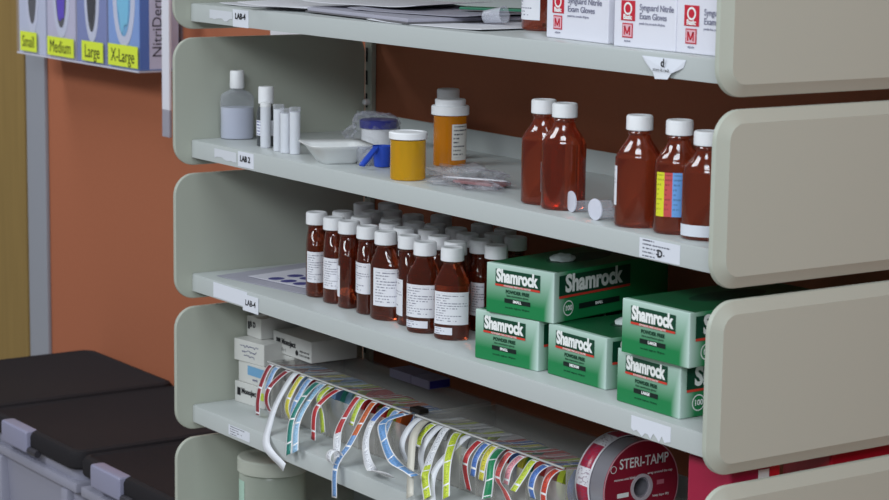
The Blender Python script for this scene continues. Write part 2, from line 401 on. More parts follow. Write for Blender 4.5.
FRONT = [  # x, y, angle, label arc, label heights, small label, description
    (0.2224, 0.0857, -31, (-58, 52), (0.0196, 0.059), None, 'leftmost brown bottle of the front row, white label turned to the viewer'),
    (0.2715, 0.0812, -22, (-78, 40), (0.0190, 0.058), None, 'second brown bottle of the front row from the left, printed white label'),
    (0.3078, 0.0807, -34, (-140, -48), (0.0140, 0.053), None, 'third brown bottle from the left in front, only a sliver of its label showing'),
    (0.3526, 0.0794, -30, (-120, 12), (0.0260, 0.064), None, 'fourth brown bottle of the front row, narrow white label set high'),
    (0.4004, 0.0749, 18, (-112, 22), (0.0180, 0.064), None, 'fifth brown bottle of the front row, wide white label filling its side'),
    (0.4406, 0.0821, -20, (-170, -50), (0.0120, 0.056), None, 'sixth brown bottle of the front row, label edge at its left, plain brown side'),
    (0.4900, 0.0716, 42, (-165, -18), (0.0190, 0.058), (-160, -70), 'seventh brown bottle of the front row with a second small label near its foot'),
    (0.5392, 0.0766, 40, (-150, -14), (0.0185, 0.0568), (-148, -78), 'rightmost brown bottle of the front row, next to the stacked green cartons'),
]
GB = 'brown bottles crowded on the third shelf'
def bottle3(x, y, ang, label):
    t = thing('medicine_bottle', label, 'bottle', (x, y, Z3 + 0.0002), R(ang), GB)
    link('bottle_body', BODY3, t); link('cap', CAP3, t); return t
for x, y, ang, arc, hz, sm, lab in FRONT:
    t = bottle3(x, y, ang, lab); add_label(t, A3, B3, arc[0], arc[1], *hz)
    if sm: add_label(t, A3, B3, sm[0], sm[1], 0.0065, 0.0150, SMALL)
BACK = [(0.2328, 0.1187, -27), (0.283, 0.115, -37), (0.1847, 0.1815, -33), (0.2502, 0.1496, -31), (0.2003, 0.2096, 10), (0.2589, 0.1767, -30), (0.3133, 0.1399, -27), (0.3489, 0.1144, -24), (0.3882, 0.1095, -34), (0.3024, 0.1802, -29), (0.3548, 0.1466, -28), (0.4614, 0.1113, -34), (0.5078, 0.1027, -39), (0.4132, 0.1295, -23), (0.3842, 0.1584, -34), (0.3236, 0.2092, -34), (0.4217, 0.1639, -25), (0.4637, 0.1514, -30), (0.5103, 0.1374, -31), (0.41, 0.211, -27), (0.4817, 0.1794, -39), (0.5521, 0.1298, -28), (0.514, 0.1862, -33), (0.4568, 0.2123, -38)]
SECOND = {0: 'brown bottle directly behind the leftmost front-row bottle', 1: 'brown bottle behind the gap of the second and third front-row bottles',
    7: 'brown bottle in the second row behind the fourth front-row bottle', 8: 'brown bottle in the second row behind the fifth front-row bottle', 11: 'brown bottle in the second row peeking between the sixth and seventh caps',
    12: 'brown bottle whose cap peeks out just behind the seventh and eighth caps', 21: 'brown bottle with a shaded label close behind the upper left green carton corner'}
for i, (x, y, ang) in enumerate(BACK):
    t = bottle3(x, y, ang, SECOND.get(i, 'brown bottle with greyish white cap in the shaded back rows of the crowd'))
    if i in (21, 12, 18, 3, 6, 16): add_label(t, A3, B3, -58, 50, 0.0196, 0.059)

# larger brown bottles on the second shelf
A2, B2, H2 = 0.0238, 0.0162, 0.1135
BODY2, CAP2 = bottle_meshes(A2, B2, H2, AMBER2)
def bottle2(x, y, ang, label, z=Z2):
    t = thing('medicine_bottle', label, 'bottle', (x, y, z + 0.0002), R(ang), 'larger brown bottles on the upper shelves')
    link('bottle_body', BODY2, t); link('cap', CAP2, t); return t
t = bottle2(0.7188, 0.0683, 38, 'brown bottle standing half behind another one, middle of the second shelf')
t = bottle2(0.7619, 0.0635, 50, 'unlabelled brown bottle in front of its twin, left of the clear syringe plungers')
add_label(t, A2, B2, -205, -172, 0.018, 0.05)
t = bottle2(0.8968, 0.0545, 46, 'brown bottle with a white label edge on its left, right of the plungers')
add_label(t, A2, B2, -215, -150, 0.022, 0.062)
t = bottle2(0.9510, 0.0607, 52, 'brown bottle with a yellow, red and blue striped label')
for (p0, p1), c, nm in (((-152, -126), srgb(214, 214, 40), 'yellow'), ((-126, -105), srgb(196, 72, 74), 'red'), ((-105, -78), srgb(104, 160, 222), 'blue')):
    add_label(t, A2, B2, p0, p1, 0.018, 0.062, print_lines('stripe_' + nm, c, tuple(v * 0.45 for v in c[:3]) + (1,), 9, fill=0.5), 'stripe_label', nm + ' stripe label')
t = bottle2(0.9943, 0.0597, 40, 'brown bottle partly hidden by the right end panel, white label at its foot')
t.scale = (1, 1, 0.94)
add_label(t, A2, B2, -165, -40, 0.004, 0.016, STICK)
t = bottle2(0.6450, 0.1180, 20, 'brown bottle on the top shelf left of the white glove cartons', Z1)
add_label(t, A2, B2, -170, -70, 0.012, 0.06)

# ------------------------------------------------------------------ green glove cartons
GW, GD, GH = 0.098, 0.20, 0.0555
m = bpy.data.materials.new('green_carton_print'); m.use_nodes = True; g = NG(m); b = m.node_tree.nodes['Principled BSDF']; b.inputs['Roughness'].default_value = 0.38
tc = g.n('ShaderNodeTexCoord'); sp = g.n('ShaderNodeSeparateXYZ'); m.node_tree.links.new(tc.outputs['Generated'], sp.inputs[0])
def mrange(v, a, b_, c=0.0, d_=1.0):
    o = g.n('ShaderNodeMapRange'); m.node_tree.links.new(v, o.inputs[0])
    for i, q in enumerate((a, b_, c, d_)): o.inputs[i + 1].default_value = q
    return o.outputs[0]
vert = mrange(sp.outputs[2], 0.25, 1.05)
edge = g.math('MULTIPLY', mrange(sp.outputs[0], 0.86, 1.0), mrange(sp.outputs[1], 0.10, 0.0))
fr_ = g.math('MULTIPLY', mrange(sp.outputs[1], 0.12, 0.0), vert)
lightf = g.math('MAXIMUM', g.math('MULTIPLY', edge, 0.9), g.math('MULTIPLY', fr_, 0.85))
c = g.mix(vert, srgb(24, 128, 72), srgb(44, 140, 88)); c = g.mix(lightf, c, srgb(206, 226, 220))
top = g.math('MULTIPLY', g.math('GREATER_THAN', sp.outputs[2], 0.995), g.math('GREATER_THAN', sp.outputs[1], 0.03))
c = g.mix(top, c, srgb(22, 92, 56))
m.node_tree.links.new(c, b.inputs['Base Color']); GREEN = m
DKG = pm('dark_green_panel', srgb(14, 66, 46), 0.4); REDL = pm('red_strip', srgb(206, 62, 48), 0.5); DKI = pm('dark_green_ink', srgb(14, 60, 40), 0.5); BLK = pm('black_panel', srgb(18, 34, 30), 0.45)
TOPDK = pm('carton_top_oval', srgb(20, 62, 42), 0.45)
TUFT = pm('glove_tuft', srgb(196, 206, 204), 0.6, bump=(90, 0.6))
def flat(x0, z0, x1, z1, lay, th=0.0003): return card(x0, z0, x1, z1, -0.0003 * lay, th)
def side_card(y0, z0, y1, z1, lay, th=0.0003, x=GW):
    bm = card(y0, z0, y1, z1, 0.0, th)
    for v in bm.verts: v.co = Vector((x + 0.0003 * lay - v.co.y - 0.0003 + 0.0003, v.co.x, v.co.z))
    return bm
def carton(loc, rz, size, label, tuft=False):
    t = thing('glove_carton', label, 'carton', loc, R(rz), 'green glove cartons')
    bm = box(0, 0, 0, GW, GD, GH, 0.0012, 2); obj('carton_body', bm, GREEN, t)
    W, H = GW, GH
    obj('brand_panel', flat(0.14 * W, 0.60 * H, 0.80 * W, 0.90 * H, 1), DKG, t)
    text('brand_lettering', 'Shamrock', 0.0192, WINK, t, (0.455 * W, -0.0008, 0.765 * H), bold=0.0009, sx=0.76)
    obj('red_strip', flat(0.14 * W, 0.565 * H, 0.80 * W, 0.605 * H, 2), REDL, t)
    text('strip_lettering', 'POWDERED FREE LATEX GLOVES', 0.0026, WINK, t, (0.47 * W, -0.0011, 0.585 * H))
    text('type_lettering', 'POWDER FREE', 0.0052, DKI, t, (0.47 * W, -0.0005, 0.47 * H), bold=0.0002)
    text('fine_lettering', 'latex examination gloves', 0.0032, DKI, t, (0.47 * W, -0.0005, 0.395 * H))
    obj('size_panel', flat(0.28 * W, 0.25 * H, 0.66 * W, 0.335 * H, 1), BLK, t)
    text('size_lettering', size, 0.0042, WINK, t, (0.47 * W, -0.0007, 0.292 * H), bold=0.00015)
    text('fine_lettering', 'non sterile  single use  100 gloves', 0.0026, DKI, t, (0.47 * W, -0.0005, 0.16 * H))
    # long side
    obj('brand_panel', side_card(0.008, 0.52 * H, 0.130, 0.92 * H, 1), DKG, t)
    text('brand_lettering', 'Shamrock', 0.0265, WINK, t, (W + 0.0008, 0.066, 0.735 * H), (R(90), 0, R(90)), bold=0.001, sx=0.9)
    obj('red_strip', side_card(0.008, 0.475 * H, 0.130, 0.52 * H, 2), REDL, t)
    text('badge_lettering', '100', 0.008, WINK, t, (W + 0.0008, 0.024, 0.26 * H), (R(90), 0, R(90)), bold=0.0002)
    rg = bmesh.new(); bmesh.ops.create_circle(rg, segments=28, radius=0.0085); e = bmesh.ops.extrude_edge_only(rg, edges=rg.edges[:])
    for v in [q for q in e['geom'] if isinstance(q, bmesh.types.BMVert)]: v.co *= 0.86
    obj('badge_ring', rg, WINK, t, (W + 0.0004, 0.024, 0.26 * H), (R(90), 0, R(90)))
    obj('size_panel', side_card(0.042, 0.20 * H, 0.112, 0.31 * H, 1), BLK, t)
    text('size_lettering', size, 0.0045, WINK, t, (W + 0.0007, 0.076, 0.255 * H), (R(90), 0, R(90)), bold=0.00015)
    ov = lathe([(0.020, 0), (0.020, 0.0004)], 36)
    for v in ov.verts: v.co.y *= 2.6
    obj('oval_opening', ov, TOPDK, t, (W / 2, GD * 0.5, H - 0.0001))
    if tuft:
        tb = bmesh.new(); bmesh.ops.create_icosphere(tb, subdivisions=4, radius=0.014)
        for v in tb.verts:
            n_ = mnoise.noise(v.co * 130) * 0.006; v.co *= (1 + n_ * 40); v.co.z = max(v.co.z * 0.5, -0.001)
        obj('glove_tuft', tb, TUFT, t, (W * 0.5, GD * 0.36, H + 0.0008), smooth=True)
    return t
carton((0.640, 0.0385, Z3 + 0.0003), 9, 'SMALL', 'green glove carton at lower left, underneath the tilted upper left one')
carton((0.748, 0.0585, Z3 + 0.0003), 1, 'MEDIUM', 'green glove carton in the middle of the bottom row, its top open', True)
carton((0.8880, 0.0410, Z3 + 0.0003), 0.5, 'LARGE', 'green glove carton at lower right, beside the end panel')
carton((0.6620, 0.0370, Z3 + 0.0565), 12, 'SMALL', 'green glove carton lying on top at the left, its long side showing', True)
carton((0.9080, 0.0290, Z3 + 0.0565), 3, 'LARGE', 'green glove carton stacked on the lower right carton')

# ------------------------------------------------------------------ top shelf: papers, cartons, cup
def sheet(name, cx, cy, w, h, rz, z, mat, label, cat, curl=0.0, th=0.0006, seed=0):
    bm = bmesh.new(); bmesh.ops.create_grid(bm, x_segments=14, y_segments=14, size=0.5); uvl = bm.loops.layers.uv.verify()
    for f in bm.faces:
        for l in f.loops: l[uvl].uv = (l.vert.co.x + 0.5, l.vert.co.y + 0.5)
    for v in bm.verts:
        x, y = v.co.x, v.co.y; v.co = Vector((x * w, y * h, curl * (max(0, abs(x) - 0.25) * 4) ** 2 + curl * 0.3 * (1 + mnoise.noise(Vector((x * 2 + seed, y * 2, 0))))))
    e = bmesh.ops.extrude_face_region(bm, geom=bm.faces[:])
    for v in [q for q in e['geom'] if isinstance(q, bmesh.types.BMVert)]: v.co.z += th
    bmesh.ops.recalc_face_normals(bm, faces=bm.faces[:])
    return tag(obj(name, bm, mat, None, (cx, cy, z), (0, 0, R(rz)), smooth=False), label, cat, 'papers on the top shelf' if z > -0.2 else 'papers on the third shelf')
LETTER = print_lines('letter_print', srgb(222, 221, 230), srgb(150, 150, 164), 30)
sheet('paper_sheet', 0.140, 0.135, 0.20, 0.16, 12, Z1 + 0.0003, PAPER, 'white sheet at the far left of the paper pile on the top shelf', 'paper', 0.002)
sheet('paper_sheet', 0.215, 0.125, 0.20, 0.17, 24, Z1 + 0.0042, PAPER, 'white crumpled sheet lying over the left end of the pile', 'paper', 0.004, seed=3)
sheet('paper_sheet', 0.525, 0.130, 0.21, 0.19, 4, Z1 + 0.0003, PAPER, 'white sheet sticking out of the pile towards the brown bottle', 'paper', 0.0015, seed=5)
t = thing('paper_pad', 'thick grey lilac paper pad with a clear edge in the middle of the top shelf', 'pad', (0.390, 0.135, Z1 + 0.0032), R(-4))
obj('pad_block', box(-0.125, -0.095, 0, 0.125, 0.10, 0.0042, 0.0006), GREYP, t); obj('backing_board', box(-0.127, -0.097, -0.0014, 0.127, 0.10, -0.0001, 0.0003), pm('grey_board', srgb(110, 108, 112), 0.7), t)
sheet('paper_sheet', 0.425, 0.160, 0.21, 0.17, 9, Z1 + 0.0079, GREYP, 'grey lilac loose sheet on top of the paper pad', 'paper', 0.002, seed=8)
sheet('paper_sheet', 0.300, 0.150, 0.19, 0.15, 17, Z1 + 0.0118, PAPER, 'white sheet with lifted corners across the middle of the pile', 'paper', 0.003, seed=11)
tag(obj('green_slip', box(-0.045, -0.012, 0, 0.045, 0.012, 0.003, 0.001), pm('green_card', srgb(46, 122, 92), 0.5), None, (0.470, 0.185, Z1 + 0.0118), (0, 0, R(28))), 'small green slip lying on the grey lilac sheet', 'slip')
CLR = clear('clear_plastic', (0.96, 0.96, 0.98), 0.14, (0.82, 0.84, 0.9))
t = thing('medicine_cup', 'small clear plastic cup lying on the white sheet left of the brown bottle', 'cup', (0.5560, 0.118, Z1 + 0.0115))
obj('cup_wall', lathe([(0.0075, -0.012), (0.0095, 0.014), (0.0102, 0.015), (0.0092, 0.0138), (0.0070, -0.011)], 28, cap=False), CLR, t, (0, 0, 0), (0, R(82), R(18)), smooth=True)
obj('cup_base', lathe([(0.0074, -0.0122), (0.0074, -0.0112)], 28), CLR, t, (0, 0, 0), (0, R(82), R(18)))
CART = pm('white_carton', srgb(226, 226, 236), 0.4); RED = pm('label_red', srgb(196, 40, 58), 0.45); GREYI = pm('grey_ink', srgb(120, 120, 142), 0.5)
def white_carton(x, y, W, rz, label):
    t = thing('glove_carton', label, 'carton', (x, y, Z1 + 0.0003), R(rz), 'white glove cartons on the top shelf'); H = 0.062
    obj('carton_body', box(0, 0, 0, W, 0.20, H, 0.0012, 2), CART, t)
    p = obj('brand_panel', flat(0.0115, 0.0265, 0.0330, 0.0465, 1), RED, t)
    rg = lathe([(0.0044, 0), (0.0064, 0), (0.0064, 0.0003), (0.0044, 0.0003)], 28, cap=False); obj('ring_mark', rg, WINK, p, (0.0222, -0.0005, 0.0385), (R(90), 0, 0))
    text('brand_lettering', 'Basic', 0.0068, WINK, p, (0.0222, -0.0009, 0.0300), bold=0.00025)
    p = obj('size_panel', flat(0.0140, 0.0095, 0.0300, 0.0240, 1), RED, t)
    obj('size_inset', flat(0.0152, 0.0107, 0.0288, 0.0228, 2), pm('pink_panel', srgb(226, 176, 186), 0.5), p)
    bm = bmesh.new()
    for q in ([(-42, -44), (-27, -44), (-27, 44), (-42, 44)], [(27, -44), (42, -44), (42, 44), (27, 44)], [(-42, 44), (-25, 44), (8, -34), (-8, -34)], [(25, 44), (42, 44), (8, -34), (-8, -34)]):
        f = bm.faces.new([bm.verts.new((0.0220 + a * 1e-4 * 1.15, -0.0012, 0.0167 + c * 1e-4)) for a, c in q]); e = bmesh.ops.extrude_face_region(bm, geom=[f])
        for v in [g_ for g_ in e['geom'] if isinstance(g_, bmesh.types.BMVert)]: v.co.y += 0.0002
    bmesh.ops.recalc_face_normals(bm, faces=bm.faces[:]); obj('size_lettering', bm, RED, p)
    text('size_lettering', 'MEDIUM', 0.0026, GREYI, t, (0.0220, -0.0005, 0.0060))
    text('brand_lettering', 'Synguard Nitrile', 0.0088, GREYI, t, (0.0400, -0.0005, 0.0405), align='LEFT', bold=0.00008, sx=W / 0.108 * 1.02)
    text('brand_lettering', 'Exam Gloves', 0.0088, GREYI, t, (0.0400, -0.0005, 0.0318), align='LEFT', bold=0.00008, sx=W / 0.108 * 1.02)
    text('fine_lettering', 'powder free, non sterile 100 gloves', 0.0034, GREYI, t, (0.0400, -0.0005, 0.0248), align='LEFT', sx=0.8)
white_carton(0.7370, 0.0555, 0.1140, -4, 'leftmost white glove carton with red squares, next to the brown bottle')
white_carton(0.8712, 0.0385, 0.0950, 0, 'middle white glove carton above the peeling shelf sticker')
white_carton(0.9668, 0.0390, 0.0960, 0, 'white glove carton at far right, cut off by the top end panel')

# ------------------------------------------------------------------ second shelf, left to right
t = thing('hand_gel_bottle', 'clear square-shouldered bottle of cloudy liquid with a white cap', 'bottle', (0.0205, 0.0835, Z2 + 0.0002), R(62))
CB = clear('clear_bottle_wall', (0.93, 0.94, 0.96), 0.10, (0.75, 0.77, 0.82), graze=0.4); CLOUD = pm('cloudy_liquid', srgb(214, 217, 232), 0.3, trans=0.2)
bl = bell(0.0225, 0.0165, 0.008)
obj('bottle_wall', lathe([(0.0215, 0), (0.0225, 0.002), (0.0225, 0.054), (0.0218, 0.058), (0.0185, 0.0615), (0.0120, 0.0645), (0.0085, 0.066), (0.0085, 0.072)], 40, ell=bl), CB, t, smooth=True)
obj('liquid', lathe([(0.0208, 0.001), (0.0215, 0.002), (0.0215, 0.0425)], 40, ell=bl), CLOUD, t, auto=True)
obj('cap', lathe([(0.0095, 0.068), (0.0099, 0.0686), (0.0095, 0.090), (0.0088, 0.0915)], 40), CAPW, t, auto=True)
t = thing('small_bottle', 'small bottle with white cap and blue printed label, behind the white tubes', 'bottle', (0.1095, 0.0765, Z2 + 0.0002), R(-40))
obj('bottle_body', lathe([(0.0115, 0), (0.012, 0.001), (0.012, 0.044), (0.0105, 0.050), (0.008, 0.053), (0.008, 0.06)], 36), clear('dark_clear', (0.5, 0.5, 0.52), 0.4, (0.12, 0.13, 0.14)), t, smooth=True)
add_label(t, 0.012, 0.012, -75, 60, 0.014, 0.034, print_lines('blue_print', srgb(226, 228, 236), srgb(60, 64, 140), 5, fill=0.75))
obj('cap', lathe([(0.0098, 0.0555), (0.0102, 0.056), (0.0100, 0.0765), (0.0092, 0.0775)], 40, rib=(0.0555, 0.076, 0.0003)), CAPW, t, auto=True)
FROST = pm('frosted_tube', srgb(234, 237, 244), 0.35, trans=0.25)
for (x, y, h, lab) in ((0.1275, 0.0655, 0.0590, 'white capped tube at the left, in front of the small labelled bottle'), (0.1675, 0.0617, 0.0600, 'frosted tube second from the left, with a clear plug'),
                       (0.1895, 0.0590, 0.0570, 'frosted tube third from the left, close to the last tube'), (0.2068, 0.0625, 0.0600, 'frosted tube at the right end of the row, nearest the weigh boat')):
    t = thing('specimen_tube', lab, 'tube', (x, y, Z2 + 0.0002), 0, 'specimen tubes on the second shelf')
    obj('tube_body', lathe([(0.0062, 0), (0.0068, 0.0008), (0.0068, h - 0.006)], 28), FROST, t, auto=True)
    obj('tube_lid', lathe([(0.0072, h - 0.0059), (0.0072, h - 0.0006), (0.0066, h)], 28), WHITE if x < 0.15 else CLR, t, auto=True)
t = thing('weigh_boat', 'white square weigh boat with flared rim', 'dish', (0.3020, 0.0650, Z2 + 0.0002), R(-16))
def sq(w, r, z, fl=0.0): return [(p[0] - w / 2, p[1] - w / 2, z + fl * ((abs(p[0] - w / 2) * abs(p[1] - w / 2)) / (w * w / 4))) for p in rounded_rect(w, w, r, 6)]
bm = loft([sq(0.040, 0.006, 0), sq(0.044, 0.007, 0.002), sq(0.066, 0.009, 0.0175, 0.0015), sq(0.080, 0.010, 0.0210, 0.003), sq(0.080, 0.010, 0.0218, 0.003), sq(0.065, 0.009, 0.0185, 0.0015), sq(0.043, 0.007, 0.003), sq(0.040, 0.006, 0.0012)])
obj('dish_body', bm, pm('boat_white', srgb(224, 226, 226), 0.4), t, smooth=True)
def crumple(rx, ry, rz_, seed, amp=0.35, fr=1.6):
    bm = bmesh.new(); bmesh.ops.create_icosphere(bm, subdivisions=5, radius=1.0)
    for v in bm.verts:
        n1 = mnoise.noise(v.co * fr + Vector((seed, 0, 0))); n2 = abs(mnoise.noise(v.co * fr * 2.3 + Vector((0, seed, 0)))); n3 = abs(mnoise.noise(v.co * fr * 5 + Vector((0, 0, seed))))
        k = 1 + amp * n1 - amp * 0.8 * n2 - amp * 0.35 * n3
        v.co = Vector((v.co.x * rx * k, v.co.y * ry * k, max(v.co.z * rz_ * k, -rz_ * 0.55)))
    return bm
FILM = clear('clear_film', (0.96, 0.96, 0.97), 0.05, (0.75, 0.75, 0.82), 0.12, bump=(60, 0.35), graze=0.28)
t = thing('specimen_jar', 'white jar with a dark blue lid at the back, wrapped in clear film', 'jar', (0.196, 0.196, Z2 + 0.0002))
obj('jar_body', lathe([(0.0215, 0), (0.0225, 0.001), (0.0225, 0.0255), (0.020, 0.027)], 40), WHITE, t, auto=True)
obj('jar_lid', lathe([(0.0245, 0.026), (0.025, 0.0265), (0.025, 0.0360), (0.0235, 0.0370)], 48, rib=(0.026, 0.0355, 0.0005)), pm('navy_lid', srgb(52, 56, 128), 0.35), t, auto=True)
tag(obj('plastic_bag', crumple(0.043, 0.040, 0.033, 2.2), FILM, None, (0.188, 0.194, Z2 + 0.0185), smooth=True), 'crumpled clear bag round the blue lidded jar', 'bag')
BLUE = pm('blue_plastic', srgb(38, 72, 176), 0.35)
t = thing('measuring_scoop', 'bright blue plastic scoop leaning on a clear cup beside the short vial', 'scoop', (0.372, 0.080, Z2 + 0.0002), R(20))
obj('scoop_handle', box(-0.004, -0.036, 0.0, 0.004, 0.0, 0.004, 0.0015), BLUE, t, (0.0, 0.0, 0.0232), (R(33), 0, 0), auto=True)
obj('scoop_bowl', lathe([(0.0075, 0), (0.0095, 0.001), (0.0118, 0.026), (0.0108, 0.026), (0.0085, 0.002), (0.004, 0.0018)], 28), BLUE, t, (0, 0.0095, 0), auto=True)
t = thing('dosing_cup', 'small clear dosing cup standing behind the weigh boat', 'cup', (0.3430, 0.0830, Z2 + 0.0002))
obj('cup_wall', lathe([(0.0110, 0.0), (0.0125, 0.022), (0.0130, 0.0225), (0.0118, 0.0218), (0.0102, 0.001), (0.004, 0.0008)], 30), CLR, t, smooth=True)
def vial(x, y, r, h, mat, lab, two=False):
    t = thing('pill_vial', lab, 'vial', (x, y, Z2 + 0.0002), 0, 'amber pill vials'); hc = h - (0.0115 if two else 0.0085)
    obj('vial_body', lathe([(r * 0.92, 0), (r * 0.97, 0.001), (r * 0.97, hc - 0.001)], 48), mat, t, auto=True)
    if two: cp = [(r * 1.08, hc - 0.005), (r * 1.11, hc - 0.0044), (r * 1.11, hc + 0.005), (r * 1.06, hc + 0.006), (r * 0.90, hc + 0.0065), (r * 0.90, h + 0.0015), (r * 0.86, h + 0.0025)]
    else: cp = [(r * 1.03, hc), (r * 1.06, hc + 0.0006), (r * 1.06, h - 0.0015), (r * 1.0, h - 0.0002), (r * 0.8, h), (r * 0.78, h - 0.0008)]
    obj('vial_cap', lathe(cp, 72, rib=(hc - 0.004, hc + 0.0045 if two else h - 0.002, 0.0005)), CAPW, t, auto=True)
    return t
vial(0.4780, 0.0540, 0.0215, 0.0560, VIAL, 'short amber pill vial with a flat white cap')
t = vial(0.3930, 0.1725, 0.0210, 0.0790, VIAL2, 'tall orange pill vial with a printed label, behind the short one', True)
add_label(t, 0.0204, 0.0204, -28, 40, 0.008, 0.052, print_lines('vial_print', srgb(214, 212, 206), srgb(60, 60, 70), 9, fill=0.7))
t = thing('stock_bottle', 'dark bottle with a grey white cap hiding behind the tall orange vial', 'bottle', (0.3320, 0.2115, Z2 + 0.0002), 0)
obj('bottle_body', lathe([(0.0165, 0), (0.0175, 0.001), (0.0175, 0.060), (0.012, 0.068), (0.010, 0.071), (0.010, 0.076)], 36), pm('navy_glass', srgb(44, 40, 74), 0.15, coat=0.3), t, smooth=True)
obj('cap', lathe([(0.0137, 0.0715), (0.0142, 0.072), (0.0142, 0.0860), (0.0130, 0.0875)], 64, rib=(0.0715, 0.0855, 0.0004)), pm('grey_cap', srgb(222, 222, 224), 0.5), t, auto=True)
tag(obj('plastic_bag', crumple(0.082, 0.040, 0.0125, 7.7, 0.5, 2.2), FILM, None, (0.553, 0.090, Z2 + 0.0075), (0, 0, R(-14)), smooth=True), 'flat clear plastic bag lying right of the amber vials', 'bag')
t = thing('swab_packet', 'pinkish packet of swabs inside the flat clear bag', 'packet', (0.572, 0.093, Z2 + 0.0045), R(20))
obj('swab_wrap', box(-0.032, -0.013, -0.002, 0.032, 0.013, 0.0015, 0.001), pm('dull_pink', srgb(150, 100, 100), 0.5), t)
obj('swab_stick', tube([(-0.05, -0.006, 0.003), (0.03, 0.008, 0.003)], 0.0012), WHITE, t)
def plunger(x, y, rz, lab):
    t = thing('syringe_plunger', lab, 'syringe', (x, y, Z2 + 0.0114), R(rz), 'clear syringe plungers')
    bm = lathe([(0.0085, 0), (0.0112, 0.0002), (0.0112, 0.0016), (0.0085, 0.0018)], 36); obj('thumb_flange', bm, CLRW, t, (0, 0, 0), (R(-90), 0, 0), auto=True)
    obj('barrel', lathe([(0.0050, 0.0019), (0.0054, 0.012), (0.0062, 0.046), (0.0058, 0.047)], 28), CLR, t, (0, 0, -0.0045), (R(-92), 0, 0), auto=True)
CLRW = clear('milky_plastic', (0.9, 0.9, 0.95), 0.62, (0.80, 0.81, 0.90), 0.2)
plunger(0.7850, 0.0560, -12, 'left clear plastic plunger lying with its round flange to the viewer')
plunger(0.8430, 0.0420, 0, 'right clear plastic plunger lying against the brown bottle')

# ------------------------------------------------------------------ third shelf papers
sheet('paper_sheet', 0.110, 0.156, 0.180, 0.20, 10, Z3 + 0.0003, GREYP, 'grey lilac sheet lying against the left end panel', 'paper', 0.0004)
m = bpy.data.materials.new('blue_oval_print'); m.use_nodes = True; g = NG(m); b = m.node_tree.nodes['Principled BSDF']; b.inputs['Roughness'].default_value = 0.55
uv = g.n('ShaderNodeUVMap'); sp = g.n('ShaderNodeSeparateXYZ'); m.node_tree.links.new(uv.outputs[0], sp.inputs[0])
u, v = sp.outputs[0], sp.outputs[1]
fu = g.math('SUBTRACT', g.math('FRACT', g.math('MULTIPLY', u, 5.0)), 0.5); fv = g.math('SUBTRACT', g.math('FRACT', g.math('MULTIPLY', v, 3.0)), 0.5)
r2 = g.math('ADD', g.math('MULTIPLY', fu, fu), g.math('MULTIPLY', g.math('MULTIPLY', fv, fv), 1.4))
msk = g.math('MULTIPLY', g.math('LESS_THAN', r2, 0.17), g.math('MULTIPLY', g.math('LESS_THAN', v, 0.67), g.math('GREATER_THAN', u, 0.18)))
m.node_tree.links.new(g.mix(msk, srgb(216, 215, 226), srgb(62, 60, 132)), b.inputs['Base Color'])
sheet('printed_card', 0.123, 0.133, 0.125, 0.10, 10, Z3 + 0.0018, m, 'white card printed with dark blue ovals beside the leftmost brown bottle', 'card', 0.0004)

# ------------------------------------------------------------------ fourth shelf
LT = -0.6215
OFFW = pm('carton_offwhite', srgb(206, 206, 202), 0.5); NAVY = pm('navy_ink', srgb(56, 58, 116), 0.5)
def supply_box(x, y, z, w, d_, h, rz, lab, body, kind='text'):
    t = thing('supply_box', lab, 'box', (x, y, z), R(rz), 'small white boxes at the left end of the fourth shelf')
    obj('box_body', box(0, 0, 0, w, d_, h, 0.0008), OFFW, t)
    if kind == 'scrawl':
        for q in range(3):
            rq = random.Random(q + 3); pts = [(0.014 + q * 0.004 + i * 0.0021, -0.0005, h * 0.74 - q * h * 0.23 + (rq.uniform(-0.0022, 0.0022) if i % 2 else rq.uniform(-0.0006, 0.0012))) for i in range(20 - 4 * q)]
            obj('handwriting', tube(smooth_path(pts, 4), 0.00035, 5), NAVY, t)
    elif kind == 'blue':
        obj('blue_panel', flat(w * 0.35, h * 0.42, w * 0.95, h * 0.86, 1), pm('sky_panel', srgb(112, 162, 200), 0.5), t)
        text('fine_lettering', 'sterile', 0.005, NAVY, t, (w * 0.62, -0.0005, h * 0.24))
    else:
        obj('logo_mark', flat(w * 0.09, h * 0.36, w * 0.20, h * 0.72, 1), INK, t)
        text('brand_lettering', body, 0.0105, INK, t, (w * 0.23, -0.0005, h * 0.60), align='LEFT', bold=0.0004, sx=0.9)
        if kind == 'full':
            text('fine_lettering', '35/75 / 1', 0.0062, INK, t, (w * 0.12, -0.0005, h * 0.22), align='LEFT'); obj('round_mark', lathe([(0.0036, 0), (0.0036, 0.0003)], 20), INK, t, (w * 0.63, -0.0003, h * 0.28), (R(90), 0, 0))
            text('fine_lettering', 'single use only', 0.0042, INK, t, (w * 0.83, -0.0005, h * 0.42)); text('fine_lettering', 'CE 0123  REF 8881', 0.0036, INK, t, (w * 0.83, -0.0005, h * 0.22))
        if kind == 'green': obj('green_tag', flat(w * 0.74, h * 0.40, w * 0.97, h * 0.76, 1), pm('lime_tag', srgb(196, 214, 70), 0.5), t)
h_ = 0.0288
supply_box(0.0105, 0.0850, Z4 + 0.0003, 0.070, 0.034, h_, 6, 'white box at the bottom of the left stack, black print and green tag', 'Monoject', 'green')
supply_box(0.0140, 0.0890, Z4 + 0.0003 + h_ + 0.0003, 0.066, 0.030, h_, 4, 'white box with a blue panel in the middle of the left stack', '', 'blue')
supply_box(0.0090, 0.0850, Z4 + 0.0003 + 2 * (h_ + 0.0003), 0.066, 0.033, h_ + 0.001, 8, 'white box with blue handwriting on top of the left stack', '', 'scrawl')
hl = 0.0236
supply_box(0.0040, 0.1270, Z4 + 0.0003, 0.096, 0.075, hl, 0, 'plain white box at the foot of the right stack, behind the left stack', 'Monoject')
